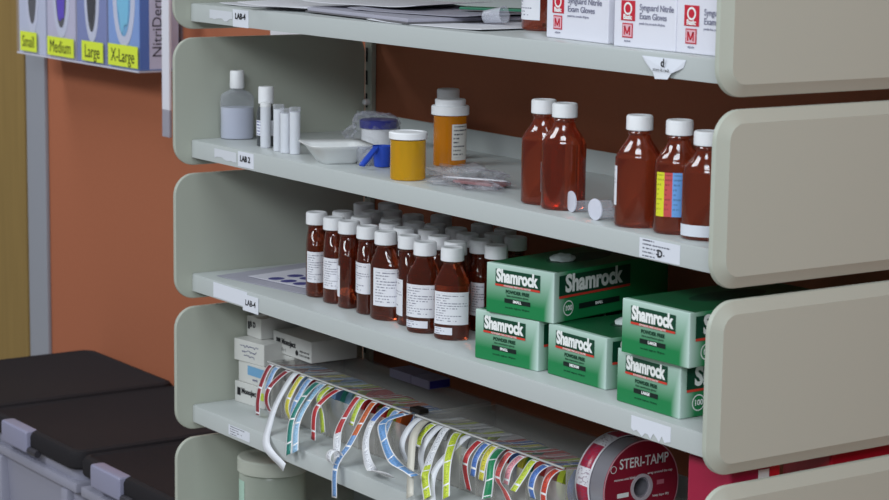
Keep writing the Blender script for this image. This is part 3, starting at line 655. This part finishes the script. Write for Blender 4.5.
supply_box(0.0030, 0.1275, Z4 + 0.0003 + hl + 0.0003, 0.096, 0.075, hl, 0, 'white box second from below in the right stack', 'Monoject')
supply_box(0.0350, 0.1265, Z4 + 0.0003 + 2 * (hl + 0.0003), 0.065, 0.072, hl, 0, 'white box with bold print just under the top box of the right stack', 'Monoject')
supply_box(0.0470, 0.1245, LT + 0.0024, 0.100, 0.072, h_, 0, 'white box topping the right stack with bold print and a round mark', 'Monoject', 'full')
supply_box(0.0050, 0.1075, Z4 + 0.0003 + 3 * (h_ + 0.0003) + 0.0012, 0.038, 0.070, 0.0285, 0, 'white box highest of all, tucked right under the third shelf', 'B D', 'text')
LAV = pm('lavender_carton', srgb(126, 122, 144), 0.5)
for x, w, lab in ((0.2650, 0.0490, 'left lavender box lying on the back of the dispenser lid'), (0.3155, 0.0400, 'right lavender box with a navy end on the back of the dispenser lid')):
    t = thing('syringe_box', lab, 'box', (x, 0.1715, LT + 0.0023), 0, 'lavender boxes on the dispenser lid')
    obj('box_body', box(0, 0, 0, w, 0.033, 0.0115, 0.0006), LAV, t)
    if x > 0.3: obj('end_panel', side_card(0.0015, 0.001, 0.0315, 0.0105, 1, x=w), pm('navy_panel', srgb(44, 42, 120), 0.4), t)
for (cx, cy, sd, lab) in ((0.36, 0.250, 3.1, 'crumpled clear bag in the shade behind the middle of the dispenser'), (0.52, 0.248, 9.4, 'crumpled clear bag in the shade behind the right part of the dispenser')):
    tag(obj('plastic_bag', crumple(0.075, 0.030, 0.022, sd, 0.45, 2.0), FILM, None, (cx, cy, Z4 + 0.0125), smooth=True), lab, 'bag', 'bags behind the dispenser')

# label tape dispenser: two clear trays end to end
LID = clear('smoky_lid', (0.90, 0.90, 0.89), 0.05, (0.45, 0.45, 0.45), 0.25, graze=0.16)
ACRY = clear('tray_acrylic', (0.90, 0.89, 0.87), 0.25, (0.74, 0.74, 0.72), 0.2, graze=0.25)
LT = -0.6215
def tray(x0, x1, lab):
    t = thing('label_dispenser', lab, 'dispenser', (x0, 0, 0), 0, 'label tape dispensers'); w = x1 - x0
    obj('tray_base', box(0, 0.088, Z4 + 0.0002, w, 0.205, Z4 + 0.002), ACRY, t)
    obj('front_wall', box(0, 0.088, Z4 + 0.0021, w, 0.0895, -0.6400), ACRY, t)
    obj('back_wall', box(0, 0.2035, Z4 + 0.0021, w, 0.205, LT - 0.0002), ACRY, t)
    for x in (0, w - 0.002): obj('side_wall', box(x, 0.0897, Z4 + 0.0021, x + 0.002, 0.2033, LT - 0.0002), ACRY, t)
    obj('lid', box(-0.001, 0.086, LT, w + 0.001, 0.206, LT + 0.002, 0.0005), LID, t)
    obj('front_rod', tube([(-0.001, 0.0845, LT + 0.0012), (w + 0.001, 0.0845, LT + 0.0012)], 0.0013, 10), pm('clear_rod', srgb(188, 188, 186), 0.2, coat=0.5), t)
    obj('axle', tube([(0.002, 0.147, -0.6585), (w - 0.002, 0.147, -0.6585)], 0.003, 10), WHITE, t)
    for i in range(1, 9): obj('divider', box(w * i / 9 - 0.0004, 0.0820, Z4 + 0.0022, w * i / 9 + 0.0004, 0.0875, -0.648), ACRY, t)
tray(0.1030, 0.4440, 'left smoky clear label dispenser, beside the white boxes')
tray(0.4560, 0.7465, 'right smoky clear label dispenser, beside the big tape roll')
tag(obj('binder_clip', box(-0.011, 0, 0, 0.011, 0.014, 0.006, 0.0015), pm('dark_metal', srgb(44, 40, 38), 0.4, 0.6), None, (0.450, 0.086, LT + 0.0022)), 'small dark clip where the two dispensers meet', 'clip')

TAPES = [
    ('dark red', [(0.1122, 0.083, -0.6225), (0.1122, 0.0677, -0.648), (0.1122, 0.0631, -0.6679), (0.1122, 0.0625, -0.6881)]),
    ('light blue', [(0.128, 0.083, -0.6225), (0.128, 0.0692, -0.6451), (0.128, 0.067, -0.6652), (0.128, 0.0739, -0.6837)]),
    ('dark red', [(0.1539, 0.083, -0.6225), (0.1539, 0.0572, -0.6414), (0.1539, 0.0518, -0.6609), (0.1539, 0.0618, -0.6823)]),
    ('white', [(0.1745, 0.083, -0.6225), (0.1713, 0.0599, -0.6551), (0.1870, 0.0380, -0.6805), (0.2190, 0.0150, -0.7010), (0.2700, 0.0110, -0.7172)]),
    ('yellow', [(0.1922, 0.083, -0.6225), (0.1922, 0.0642, -0.648), (0.1922, 0.0605, -0.6655), (0.1922, 0.0696, -0.6847)]),
    ('light blue', [(0.2123, 0.083, -0.6225), (0.2123, 0.065, -0.6441), (0.2123, 0.0575, -0.6604), (0.2123, 0.0561, -0.6788)]),
    ('teal', [(0.2321, 0.083, -0.6225), (0.2448, 0.0539, -0.6363), (0.251, 0.0324, -0.6644), (0.276, 0.013, -0.6994)]),
    ('pale blue', [(0.2444, 0.083, -0.6225), (0.2555, 0.0539, -0.6407), (0.2644, 0.0324, -0.6661), (0.2921, 0.013, -0.6926)]),
    ('yellow green', [(0.2615, 0.083, -0.6225), (0.2640, 0.0651, -0.6356), (0.2680, 0.0665, -0.6560), (0.2760, 0.0640, -0.6780)]),
    ('red', [(0.2808, 0.083, -0.6225), (0.2808, 0.0615, -0.6339), (0.2808, 0.0485, -0.6492), (0.2808, 0.0465, -0.684)]),
    ('red', [(0.3291, 0.083, -0.6225), (0.3322, 0.0599, -0.6469), (0.3457, 0.0428, -0.6605), (0.3683, 0.0274, -0.6733), (0.3777, 0.013, -0.6837)]),
    ('yellow green', [(0.3421, 0.083, -0.6225), (0.3421, 0.0713, -0.6369), (0.3421, 0.0641, -0.6539)]),
    ('orange', [(0.3651, 0.083, -0.6225), (0.3716, 0.0599, -0.6446), (0.3800, 0.0380, -0.6670), (0.3824, 0.0170, -0.6910), (0.386, 0.013, -0.7293)]),
    ('blue', [(0.3945, 0.083, -0.6225), (0.3957, 0.0599, -0.6396), (0.4091, 0.0428, -0.662), (0.4468, 0.0274, -0.6813), (0.5131, 0.013, -0.6727)]),
    ('light blue', [(0.4168, 0.083, -0.6225), (0.4168, 0.07, -0.6389), (0.4168, 0.0644, -0.657), (0.4168, 0.0719, -0.6705)]),
    ('sky blue', [(0.4322, 0.083, -0.6225), (0.4255, 0.0599, -0.6308), (0.4464, 0.0428, -0.6391), (0.491, 0.0274, -0.6591), (0.5612, 0.013, -0.6616)]),
    ('white', [(0.4642, 0.083, -0.6225), (0.4642, 0.0657, -0.6368), (0.4642, 0.0593, -0.6547), (0.4642, 0.0678, -0.675)]),
    ('cream', [(0.4777, 0.083, -0.6225), (0.4975, 0.0539, -0.6333), (0.5238, 0.0324, -0.6567), (0.5514, 0.013, -0.6889)]),
    ('lime', [(0.4947, 0.083, -0.6225), (0.4947, 0.0659, -0.6354), (0.4947, 0.0628, -0.6485)]),
    ('white', [(0.5086, 0.083, -0.6225), (0.5086, 0.0627, -0.6402), (0.5086, 0.0568, -0.658), (0.5086, 0.0614, -0.6775)]),
    ('white', [(0.5219, 0.083, -0.6225), (0.5289, 0.0599, -0.646), (0.5429, 0.0428, -0.6592), (0.5606, 0.0274, -0.6662), (0.5872, 0.013, -0.6812)]),
    ('lime', [(0.5467, 0.083, -0.6225), (0.5732, 0.0539, -0.6325), (0.5976, 0.0324, -0.6454), (0.6242, 0.013, -0.6724)]),
    ('white', [(0.565, 0.083, -0.6225), (0.5648, 0.0599, -0.6387), (0.5604, 0.0428, -0.6576), (0.5731, 0.0274, -0.6736), (0.5965, 0.013, -0.6876)]),
    ('red', [(0.591, 0.083, -0.6225), (0.591, 0.0662, -0.6362), (0.591, 0.0622, -0.6487), (0.591, 0.0639, -0.662), (0.591, 0.0685, -0.6793)]),
    ('blue', [(0.6049, 0.083, -0.6225), (0.6049, 0.0677, -0.638), (0.6049, 0.0632, -0.6587)]),
    ('yellow', [(0.6196, 0.083, -0.6225), (0.6196, 0.0693, -0.6373), (0.6196, 0.0647, -0.6602)]),
    ('green', [(0.6333, 0.083, -0.6225), (0.6551, 0.0539, -0.6291), (0.6797, 0.0324, -0.6463), (0.703, 0.013, -0.6539)]),
    ('coral', [(0.6515, 0.083, -0.6225), (0.6515, 0.0692, -0.636), (0.6515, 0.0648, -0.6517), (0.6515, 0.0741, -0.6659), (0.6601, 0.078, -0.682)]),
    ('pink', [(0.6717, 0.083, -0.6225), (0.6717, 0.067, -0.6346), (0.6717, 0.0613, -0.6523)]),
    ('lime', [(0.6949, 0.083, -0.6225), (0.6949, 0.068, -0.6386), (0.6949, 0.0545, -0.6539)]),
    ('blue', [(0.7171, 0.083, -0.6225), (0.7171, 0.0679, -0.6312), (0.7171, 0.0627, -0.6453), (0.7171, 0.0658, -0.6584)]),
    ('orange red', [(0.7425, 0.083, -0.6225), (0.7425, 0.0694, -0.6313), (0.7425, 0.0642, -0.6453), (0.7425, 0.064, -0.6577)]),
]
TCOL = {'dark red': (150, 32, 44), 'light blue': (132, 170, 216), 'white': (222, 224, 230), 'yellow': (216, 206, 70), 'teal': (36, 128, 116), 'pale blue': (150, 190, 220),
    'yellow green': (186, 206, 66), 'red': (188, 46, 48), 'orange': (206, 98, 40), 'blue': (82, 122, 196), 'sky blue': (106, 154, 208), 'cream': (206, 202, 190), 'lime': (198, 216, 60),
    'green': (40, 140, 92), 'coral': (216, 92, 88), 'pink': (226, 150, 160), 'orange red': (204, 70, 48)}
ORD = 'first second third fourth fifth sixth seventh eighth ninth tenth eleventh twelfth thirteenth fourteenth fifteenth sixteenth'.split()
def roll_bm(r, w): 
    bm = lathe([(0.010, 0), (r, 0), (r, w), (0.010, w), (0.010, 0.0)], 32, cap=False)
    bmesh.ops.remove_doubles(bm, verts=bm.verts[:], dist=1e-6); bmesh.ops.recalc_face_normals(bm, faces=bm.faces[:]); return bm
ROLLCORE = pm('tape_liner', srgb(190, 188, 184), 0.6)
rr = random.Random(5)
for i, (cn, pts) in enumerate(TAPES):
    sec = 'left' if i < 16 else 'right'; n_ = i if i < 16 else i - 16
    x = min(max(pts[0][0], 0.1115), 0.7385)
    if 0.436 < x < 0.450: x = 0.4355
    t = thing('label_tape', f"{cn} label tape hanging {ORD[n_]} from the left end of the {sec} dispenser", 'label tape', (x, 0.147, -0.6585), 0, 'label tapes hanging from the dispensers')
    c = srgb(*TCOL[cn]); kw = {}
    if cn in ('white', 'cream'): mt = tape_mat('tape_' + cn, c, plain=True)
    else: mt = tape_mat('tape_' + cn, c)
    if i == 12: mt = tape_mat('tape_orange_end', c, srgb(110, 150, 200), 0.120)
    if i == 13: mt = tape_mat('tape_blue_white', c, srgb(222, 224, 230), 0.094)
    if i == 10: mt = tape_mat('tape_red_white', c, srgb(222, 224, 230), 0.128)
    if i == 20: mt = tape_mat('tape_white_lime', srgb(222, 224, 230), srgb(198, 216, 60), 0.125)
    rad = 0.0275 + 0.002 * rr.random()
    obj('roll', roll_bm(rad, 0.0105), pm('roll_' + cn, c, 0.5), t, (-0.00525, 0, 0), (R(90), 0, R(90)), auto=True)
    run = [(0, 0.004, rad + 0.0004), (0, -0.025, rad + 0.0012 + 0.0008), (0, -0.05, 0.0340)]
    tail = [(p[0] - pts[0][0], p[1] - 0.147, p[2] + 0.6585) for p in pts]; tail[0] = (0, -0.0655, 0.0345)
    if i == 10:   # the end rolls up into a loose curl
        q = tail[-1]; tail = tail[:-1]
        cx, cy, cz = q[0], q[1] + 0.004, q[2] + 0.004
        tail += [(cx + 0.003 * k_ / 9, cy + 0.0085 * math.cos(k_ * 0.8 + 1.2), cz - 0.0085 * math.sin(k_ * 0.8 + 1.2)) for k_ in range(9)]
    obj('tape_strip', ribbon(smooth_path(run + tail, 7), 0.0115), mt, t, smooth=True)

# big roll of sterilisation tape standing on its edge
t = thing('tape_roll', 'large silver tape roll with a dark red printed side, right of the dispensers', 'tape roll', (0.750, 0.150, Z4 + 0.0538), 0)
Rr = 0.0515
FOIL = pm('silver_film', srgb(150, 148, 156), 0.22, metal=0.35, coat=0.4)
obj('film_winding', roll_bm(Rr, 0.0505), FOIL, t, (0, 0, 0), (R(90), 0, R(90)), auto=True)
bm = lathe([(0.0150, 0), (Rr + 0.0012, 0), (Rr + 0.0012, 0.0012), (0.0150, 0.0012), (0.0150, 0)], 64, cap=False); obj('side_disc', bm, pm('wine_red_card', srgb(140, 26, 48), 0.4), t, (0.0507, 0, 0), (R(90), 0, R(90)), auto=True)
bm = lathe([(Rr + 0.0002, 0), (Rr + 0.0014, 0), (Rr + 0.0014, 0.0006), (Rr + 0.0002, 0.0006)], 64, cap=False); obj('disc_rim', bm, pm('pale_pink_rim', srgb(206, 150, 160), 0.5), t, (0.0519, 0, 0), (R(90), 0, R(90)))
bm = lathe([(0.0118, -0.05), (0.0152, -0.05), (0.0152, 0.002), (0.0118, 0.002), (0.0118, -0.05)], 48, cap=False); obj('core', bm, pm('grey_core', srgb(186, 176, 182), 0.5), t, (0.0515, 0, 0), (R(90), 0, R(90)), auto=True)
m = bpy.data.materials.new('red_white_labels'); m.use_nodes = True; g = NG(m); b = m.node_tree.nodes['Principled BSDF']; b.inputs['Roughness'].default_value = 0.3
uv = g.n('ShaderNodeUVMap'); sp = g.n('ShaderNodeSeparateXYZ'); m.node_tree.links.new(uv.outputs[0], sp.inputs[0]); u, v = sp.outputs[0], sp.outputs[1]
per = g.math('FRACT', g.math('DIVIDE', v, 0.050)); inb = g.math('MULTIPLY', g.math('GREATER_THAN', u, 0.10), g.math('LESS_THAN', u, 0.90))
redm = g.math('MULTIPLY', inb, g.math('LESS_THAN', per, 0.62)); redm = g.math('MULTIPLY', redm, g.math('GREATER_THAN', per, 0.03))
nz = g.n('ShaderNodeTexNoise', noise_dimensions='2D'); nz.inputs['Scale'].default_value = 1; m.node_tree.links.new(g.comb(g.math('MULTIPLY', u, 5), g.math('MULTIPLY', v, 420)), nz.inputs['Vector'])
txt = g.math('MULTIPLY', g.math('GREATER_THAN', nz.outputs['Fac'], 0.58), inb)
c = g.mix(redm, srgb(226, 224, 230), srgb(168, 30, 62)); c = g.mix(g.math('MULTIPLY', txt, 0.55), c, srgb(120, 80, 110)); m.node_tree.links.new(c, b.inputs['Base Color'])
pts = [(0.0135, (Rr + 0.0008) * math.cos(R(a)), (Rr + 0.0008) * math.sin(R(a))) for a in range(68, 270, 4)]
obj('label_band', ribbon(pts, 0.025), m, t, smooth=True)
tx = 0.0522
text('brand_lettering', 'STERI-TAMP', 0.0160, WINK, t, (tx, 0.003, 0.0290), (R(90), 0, R(90)), bold=0.0002, sx=0.82)
rg = lathe([(0.0036, 0), (0.0042, 0), (0.0042, 0.0003), (0.0036, 0.0003)], 24, cap=False); obj('ring_mark', rg, WINK, t, (tx, -0.0400, 0.0250), (R(90), 0, R(90)))
for (yy, zz, s_) in ((-0.024, 0.0125, 'remove one label'), (0.026, 0.0145, 'wrap around the cap'), (0.028, -0.012, 'keep tape dry'), (-0.024, -0.020, 'check the seal'), (0.022, -0.026, 'tear along the edge')):
    text('fine_lettering', s_, 0.0042, WINK, t, (tx, yy, zz), (R(90), 0, R(90)))
obj('logo_mark', side_card(-0.034, -0.008, -0.018, -0.003, 0, x=0), WINK, t, (tx, 0, 0)); obj('logo_mark', side_card(0.022, 0.000, 0.032, 0.005, 0, x=0), pm('rose_ink', srgb(190, 110, 124), 0.5), t, (tx, 0, 0))
# red carton at the right end
t = thing('red_carton', 'crimson carton at the right front end of the fourth shelf, beside the end panel', 'carton', (0.993, 0.048, Z4 + 0.0003), 0)
obj('carton_body', box(0, 0, 0, 0.064, 0.066, 0.148, 0.004, 3), pm('crimson_card', srgb(158, 28, 62), 0.35), t)
obj('white_mark', side_card(0.036, 0.118, 0.050, 0.140, 1, x=0.064), WINK, t); obj('scarlet_mark', side_card(0.051, 0.112, 0.064, 0.144, 1, x=0.064), pm('scarlet_ink', srgb(206, 30, 44), 0.4), t)
t = thing('red_carton', 'scarlet carton at the right end of the fourth shelf, deep at the back', 'carton', (0.985, 0.185, Z4 + 0.0003), 0)
obj('carton_body', box(0, 0, 0, 0.070, 0.095, 0.148, 0.003, 3), pm('scarlet_card', srgb(186, 26, 44), 0.35), t)
obj('carton_flap', box(0.002, 0.002, 0.1482, 0.068, 0.093, 0.1492), pm('scarlet_card', srgb(186, 26, 44), 0.35), t)

# ------------------------------------------------------------------ fifth shelf: clear jar
t = thing('storage_jar', 'clear greenish jar with a pale lid on the lowest shelf', 'jar', (0.056, 0.118, Z5 + 0.0002))
obj('jar_wall', lathe([(0.044, 0), (0.0455, 0.002), (0.0455, 0.085), (0.043, 0.090)], 48), clear('greenish_plastic', (0.82, 0.86, 0.78), 0.38, (0.62, 0.66, 0.58), 0.2), t, auto=True)
obj('jar_lid', lathe([(0.0475, 0.0905), (0.048, 0.091), (0.048, 0.108), (0.046, 0.110)], 56), clear('pale_lid', (0.84, 0.86, 0.80), 0.55, (0.66, 0.68, 0.60), 0.25), t, auto=True)
CHK = pm('mint_mesh', srgb(176, 206, 190), 0.5)
add_label(t, 0.0456, 0.0456, -112, -86, 0.004, 0.080, CHK, 'mint_strip', 'mint green patterned strip')

# ------------------------------------------------------------------ left of the shelves: totes
LIDM = pm('tote_lid_black', srgb(36, 34, 37), 0.7, spec=0.2, bump=(220, 0.25)); BODYM = pm('tote_grey', srgb(146, 146, 162), 0.4); LATCH = pm('latch_lilac', srgb(140, 140, 164), 0.35)
def tote(x, lab, q=0.0):
    t = thing('storage_tote', lab, 'tote', (x, 0.040, FLOOR), 0, 'black lidded storage totes'); w, d_, h = 0.345, 0.365, 0.277
    bm = loft([[(a + 0.028, c + 0.028, 0.0) for a, c in rounded_rect(w - 0.056, d_ - 0.056, 0.03)], [(a + 0.010, c + 0.012, h) for a, c in rounded_rect(w - 0.020, d_ - 0.024, 0.03)]])
    obj('tote_body', bm, BODYM, t, auto=True)
    obj('body_rib', box(0.004, 0.004, h - 0.036, w - 0.004, d_ - 0.006, h - 0.020, 0.004), BODYM, t, auto=True)
    for x0 in (0.035, w - 0.060): obj('front_rib', box(x0, 0.003, 0.02, x0 + 0.024, 0.03, h - 0.037, 0.006), BODYM, t, auto=True)
    lp = lambda i, z: [(a + i, c + i, z) for a, c in rounded_rect(w - 2 * i, d_ - 2 * i, 0.028 - i)]
    obj('lid', loft([lp(0.003, h + 0.0002), lp(0.0, h + 0.004), lp(0.0, h + 0.022), lp(0.004, h + 0.028), lp(0.012, h + 0.030), lp(0.016, h + 0.0275)]), LIDM, t, auto=True)
    o = obj('latch', box(0.062 + q, -0.008, h - 0.006, 0.160 + q, 0.016, h + 0.0305, 0.006, 3), LATCH, t, auto=True)
    obj('latch_pin', tube([(0.160 + q, -0.001, h - 0.001), (0.190 + q, -0.001, h - 0.001)], 0.006, 12), pm('dark_pin', srgb(56, 54, 60), 0.4), o)
    return t
tote(-1.108, 'black lidded grey tote farthest left, by the door frame')
tote(-0.755, 'black lidded grey tote in the middle of the three', 0.024)
tote(-0.402, 'black lidded grey tote nearest the shelves')

# glove dispenser on the wall
t = thing('glove_dispenser', 'clear wall rack with four yellow size labels holding glove boxes', 'dispenser', (-1.262, 0.333, -0.306))
WD = 0.500; AC = clear('rack_acrylic', (0.97, 0.97, 1.0), 0.02, (0.85, 0.86, 0.93), graze=0.12)
obj('rack_base', box(0, 0, -0.003, WD, 0.086, 0, 0.0008), clear('rack_edge', (0.9, 0.9, 0.97), 0.6, (0.8, 0.8, 0.9)), t)
obj('rack_front', box(0, 0, 0.0001, WD, 0.0022, 0.30), AC, t); obj('rack_back', box(0, 0.0835, 0.0001, WD, 0.086, 0.30), AC, t)
for i in range(5): obj('rack_divider', box(i * (WD - 0.0025) / 4, 0.0024, 0.0001, i * (WD - 0.0025) / 4 + 0.0025, 0.0833, 0.30), AC, t)
YEL = pm('size_label_yellow', srgb(222, 238, 70), 0.5)
cw = WD / 4
for i, (s_, x0, x1, z0, z1, fs) in enumerate((('Small', 0.018, 0.090, 0.004, 0.040, 0.030), ('Medium', 0.137, 0.248, 0.004, 0.038, 0.032), ('Large', 0.281, 0.366, 0.004, 0.039, 0.032), ('X-Large', 0.386, 0.4985, 0.004, 0.041, 0.032))):
    p = obj('size_label', card(x0, z0, x1, z1, -0.0002, 0.0005), YEL, t)
    text('size_lettering', s_, fs, INK, p, ((x0 + x1) / 2, -0.0010, (z0 + z1) / 2 - 0.001), sx=0.86)
def gbox(i, body, side, slot, slotw, glove, lab):
    x = -1.262 + i * cw + 0.0035; w = cw - 0.007
    t = thing('glove_box', lab, 'glove box', (x, 0.3370, -0.3057), 0, 'glove boxes in the wall rack')
    obj('box_body', box(0, 0, 0, w, 0.075, 0.24, 0.001), body, t)
    def oval(rx, rz_, y, m_, nm, zc=0.125, xc=0.52):
        bm = lathe([(1, 0), (1, 0.0008)], 40)
        for v in bm.verts: v.co.x *= rx; v.co.y *= rz_
        return obj(nm, bm, m_, t, (w * xc, y, zc), (R(90), 0, 0))
    oval(slotw, 0.088, -0.0001, pm('slot_rim', srgb(206, 210, 222), 0.5), 'slot_rim'); oval(slotw * 0.62, 0.070, -0.0009 + 0.0002, slot, 'slot_opening')
    if glove:
        bm = bmesh.new(); bmesh.ops.create_icosphere(bm, subdivisions=4, radius=1)
        for v in bm.verts:
            k = 1 + 0.25 * mnoise.noise(v.co * 2.2 + Vector((i, 0, 0))); v.co = Vector((v.co.x * slotw * 0.5 * k, v.co.y * 0.0015 * k, v.co.z * 0.062 * k))
        obj('glove', bm, glove, t, (w * 0.52, -0.0018, 0.128), smooth=True)
    if side:
        obj('side_panel', side_card(0.003, 0.002, 0.074, 0.238, 1, x=w), side, t)
        text('side_lettering', 'NitriDerm', 0.026, pm('side_ink', srgb(50, 52, 70), 0.5), t, (w + 0.0010, 0.034, 0.078), Matrix(((0, 0, 1), (0, -1, 0), (1, 0, 0))).transposed().to_euler(), sx=1.0)
        obj('blue_edge', side_card(0.001, 0.002, 0.018, 0.238, 2, x=w), pm('strong_blue', srgb(84, 128, 200), 0.5), t)
DARK = pm('slot_dark', srgb(22, 22, 26), 0.7)
gbox(0, pm('pale_box', srgb(196, 202, 216), 0.5), None, DARK, 0.030, None, 'pale glove box behind the small size label')
gbox(1, pm('lilac_box', srgb(196, 192, 208), 0.5), None, DARK, 0.036, pm('violet_glove', srgb(84, 52, 190), 0.5), 'pale glove box with a violet glove behind the medium size label')
gbox(2, pm('slate_box', srgb(112, 126, 178), 0.5), None, DARK, 0.030, pm('black_glove', srgb(26, 26, 32), 0.5), 'slate blue glove box with a black glove behind the large size label')
gbox(3, pm('blue_box', srgb(120, 160, 216), 0.5), pm('grey_box_side', srgb(222, 226, 240), 0.5), pm('slot_cyan', srgb(96, 170, 210), 0.5), 0.042, pm('cyan_glove', srgb(120, 196, 226), 0.5), 'light blue glove box with a cyan glove behind the extra large label')
t = thing('hanging_strip', 'white upright plastic strip with a grey tip beside the glove rack', 'strip', (-0.697, 0.350, -0.412))
obj('strip_body', box(-0.0130, 0, 0.0455, 0.0130, 0.005, 0.70, 0.001), pm('strip_white', srgb(226, 226, 236), 0.4), t); obj('grey_tip', box(-0.0130, 0, 0, 0.0130, 0.005, 0.0452, 0.001), pm('strip_grey', srgb(160, 158, 170), 0.5), t)
obj('wall_bracket', box(-0.008, 0.0052, 0.64, 0.008, 0.0698, 0.66), pm('strip_grey', srgb(160, 158, 170), 0.5), t)
tag(obj('wall_notice', box(-0.465, WY - 0.0025, -0.2290, -0.235, WY - 0.0002, -0.06), PAPER), 'white notice on the rust wall seen through the gap of the upper shelves', 'notice')
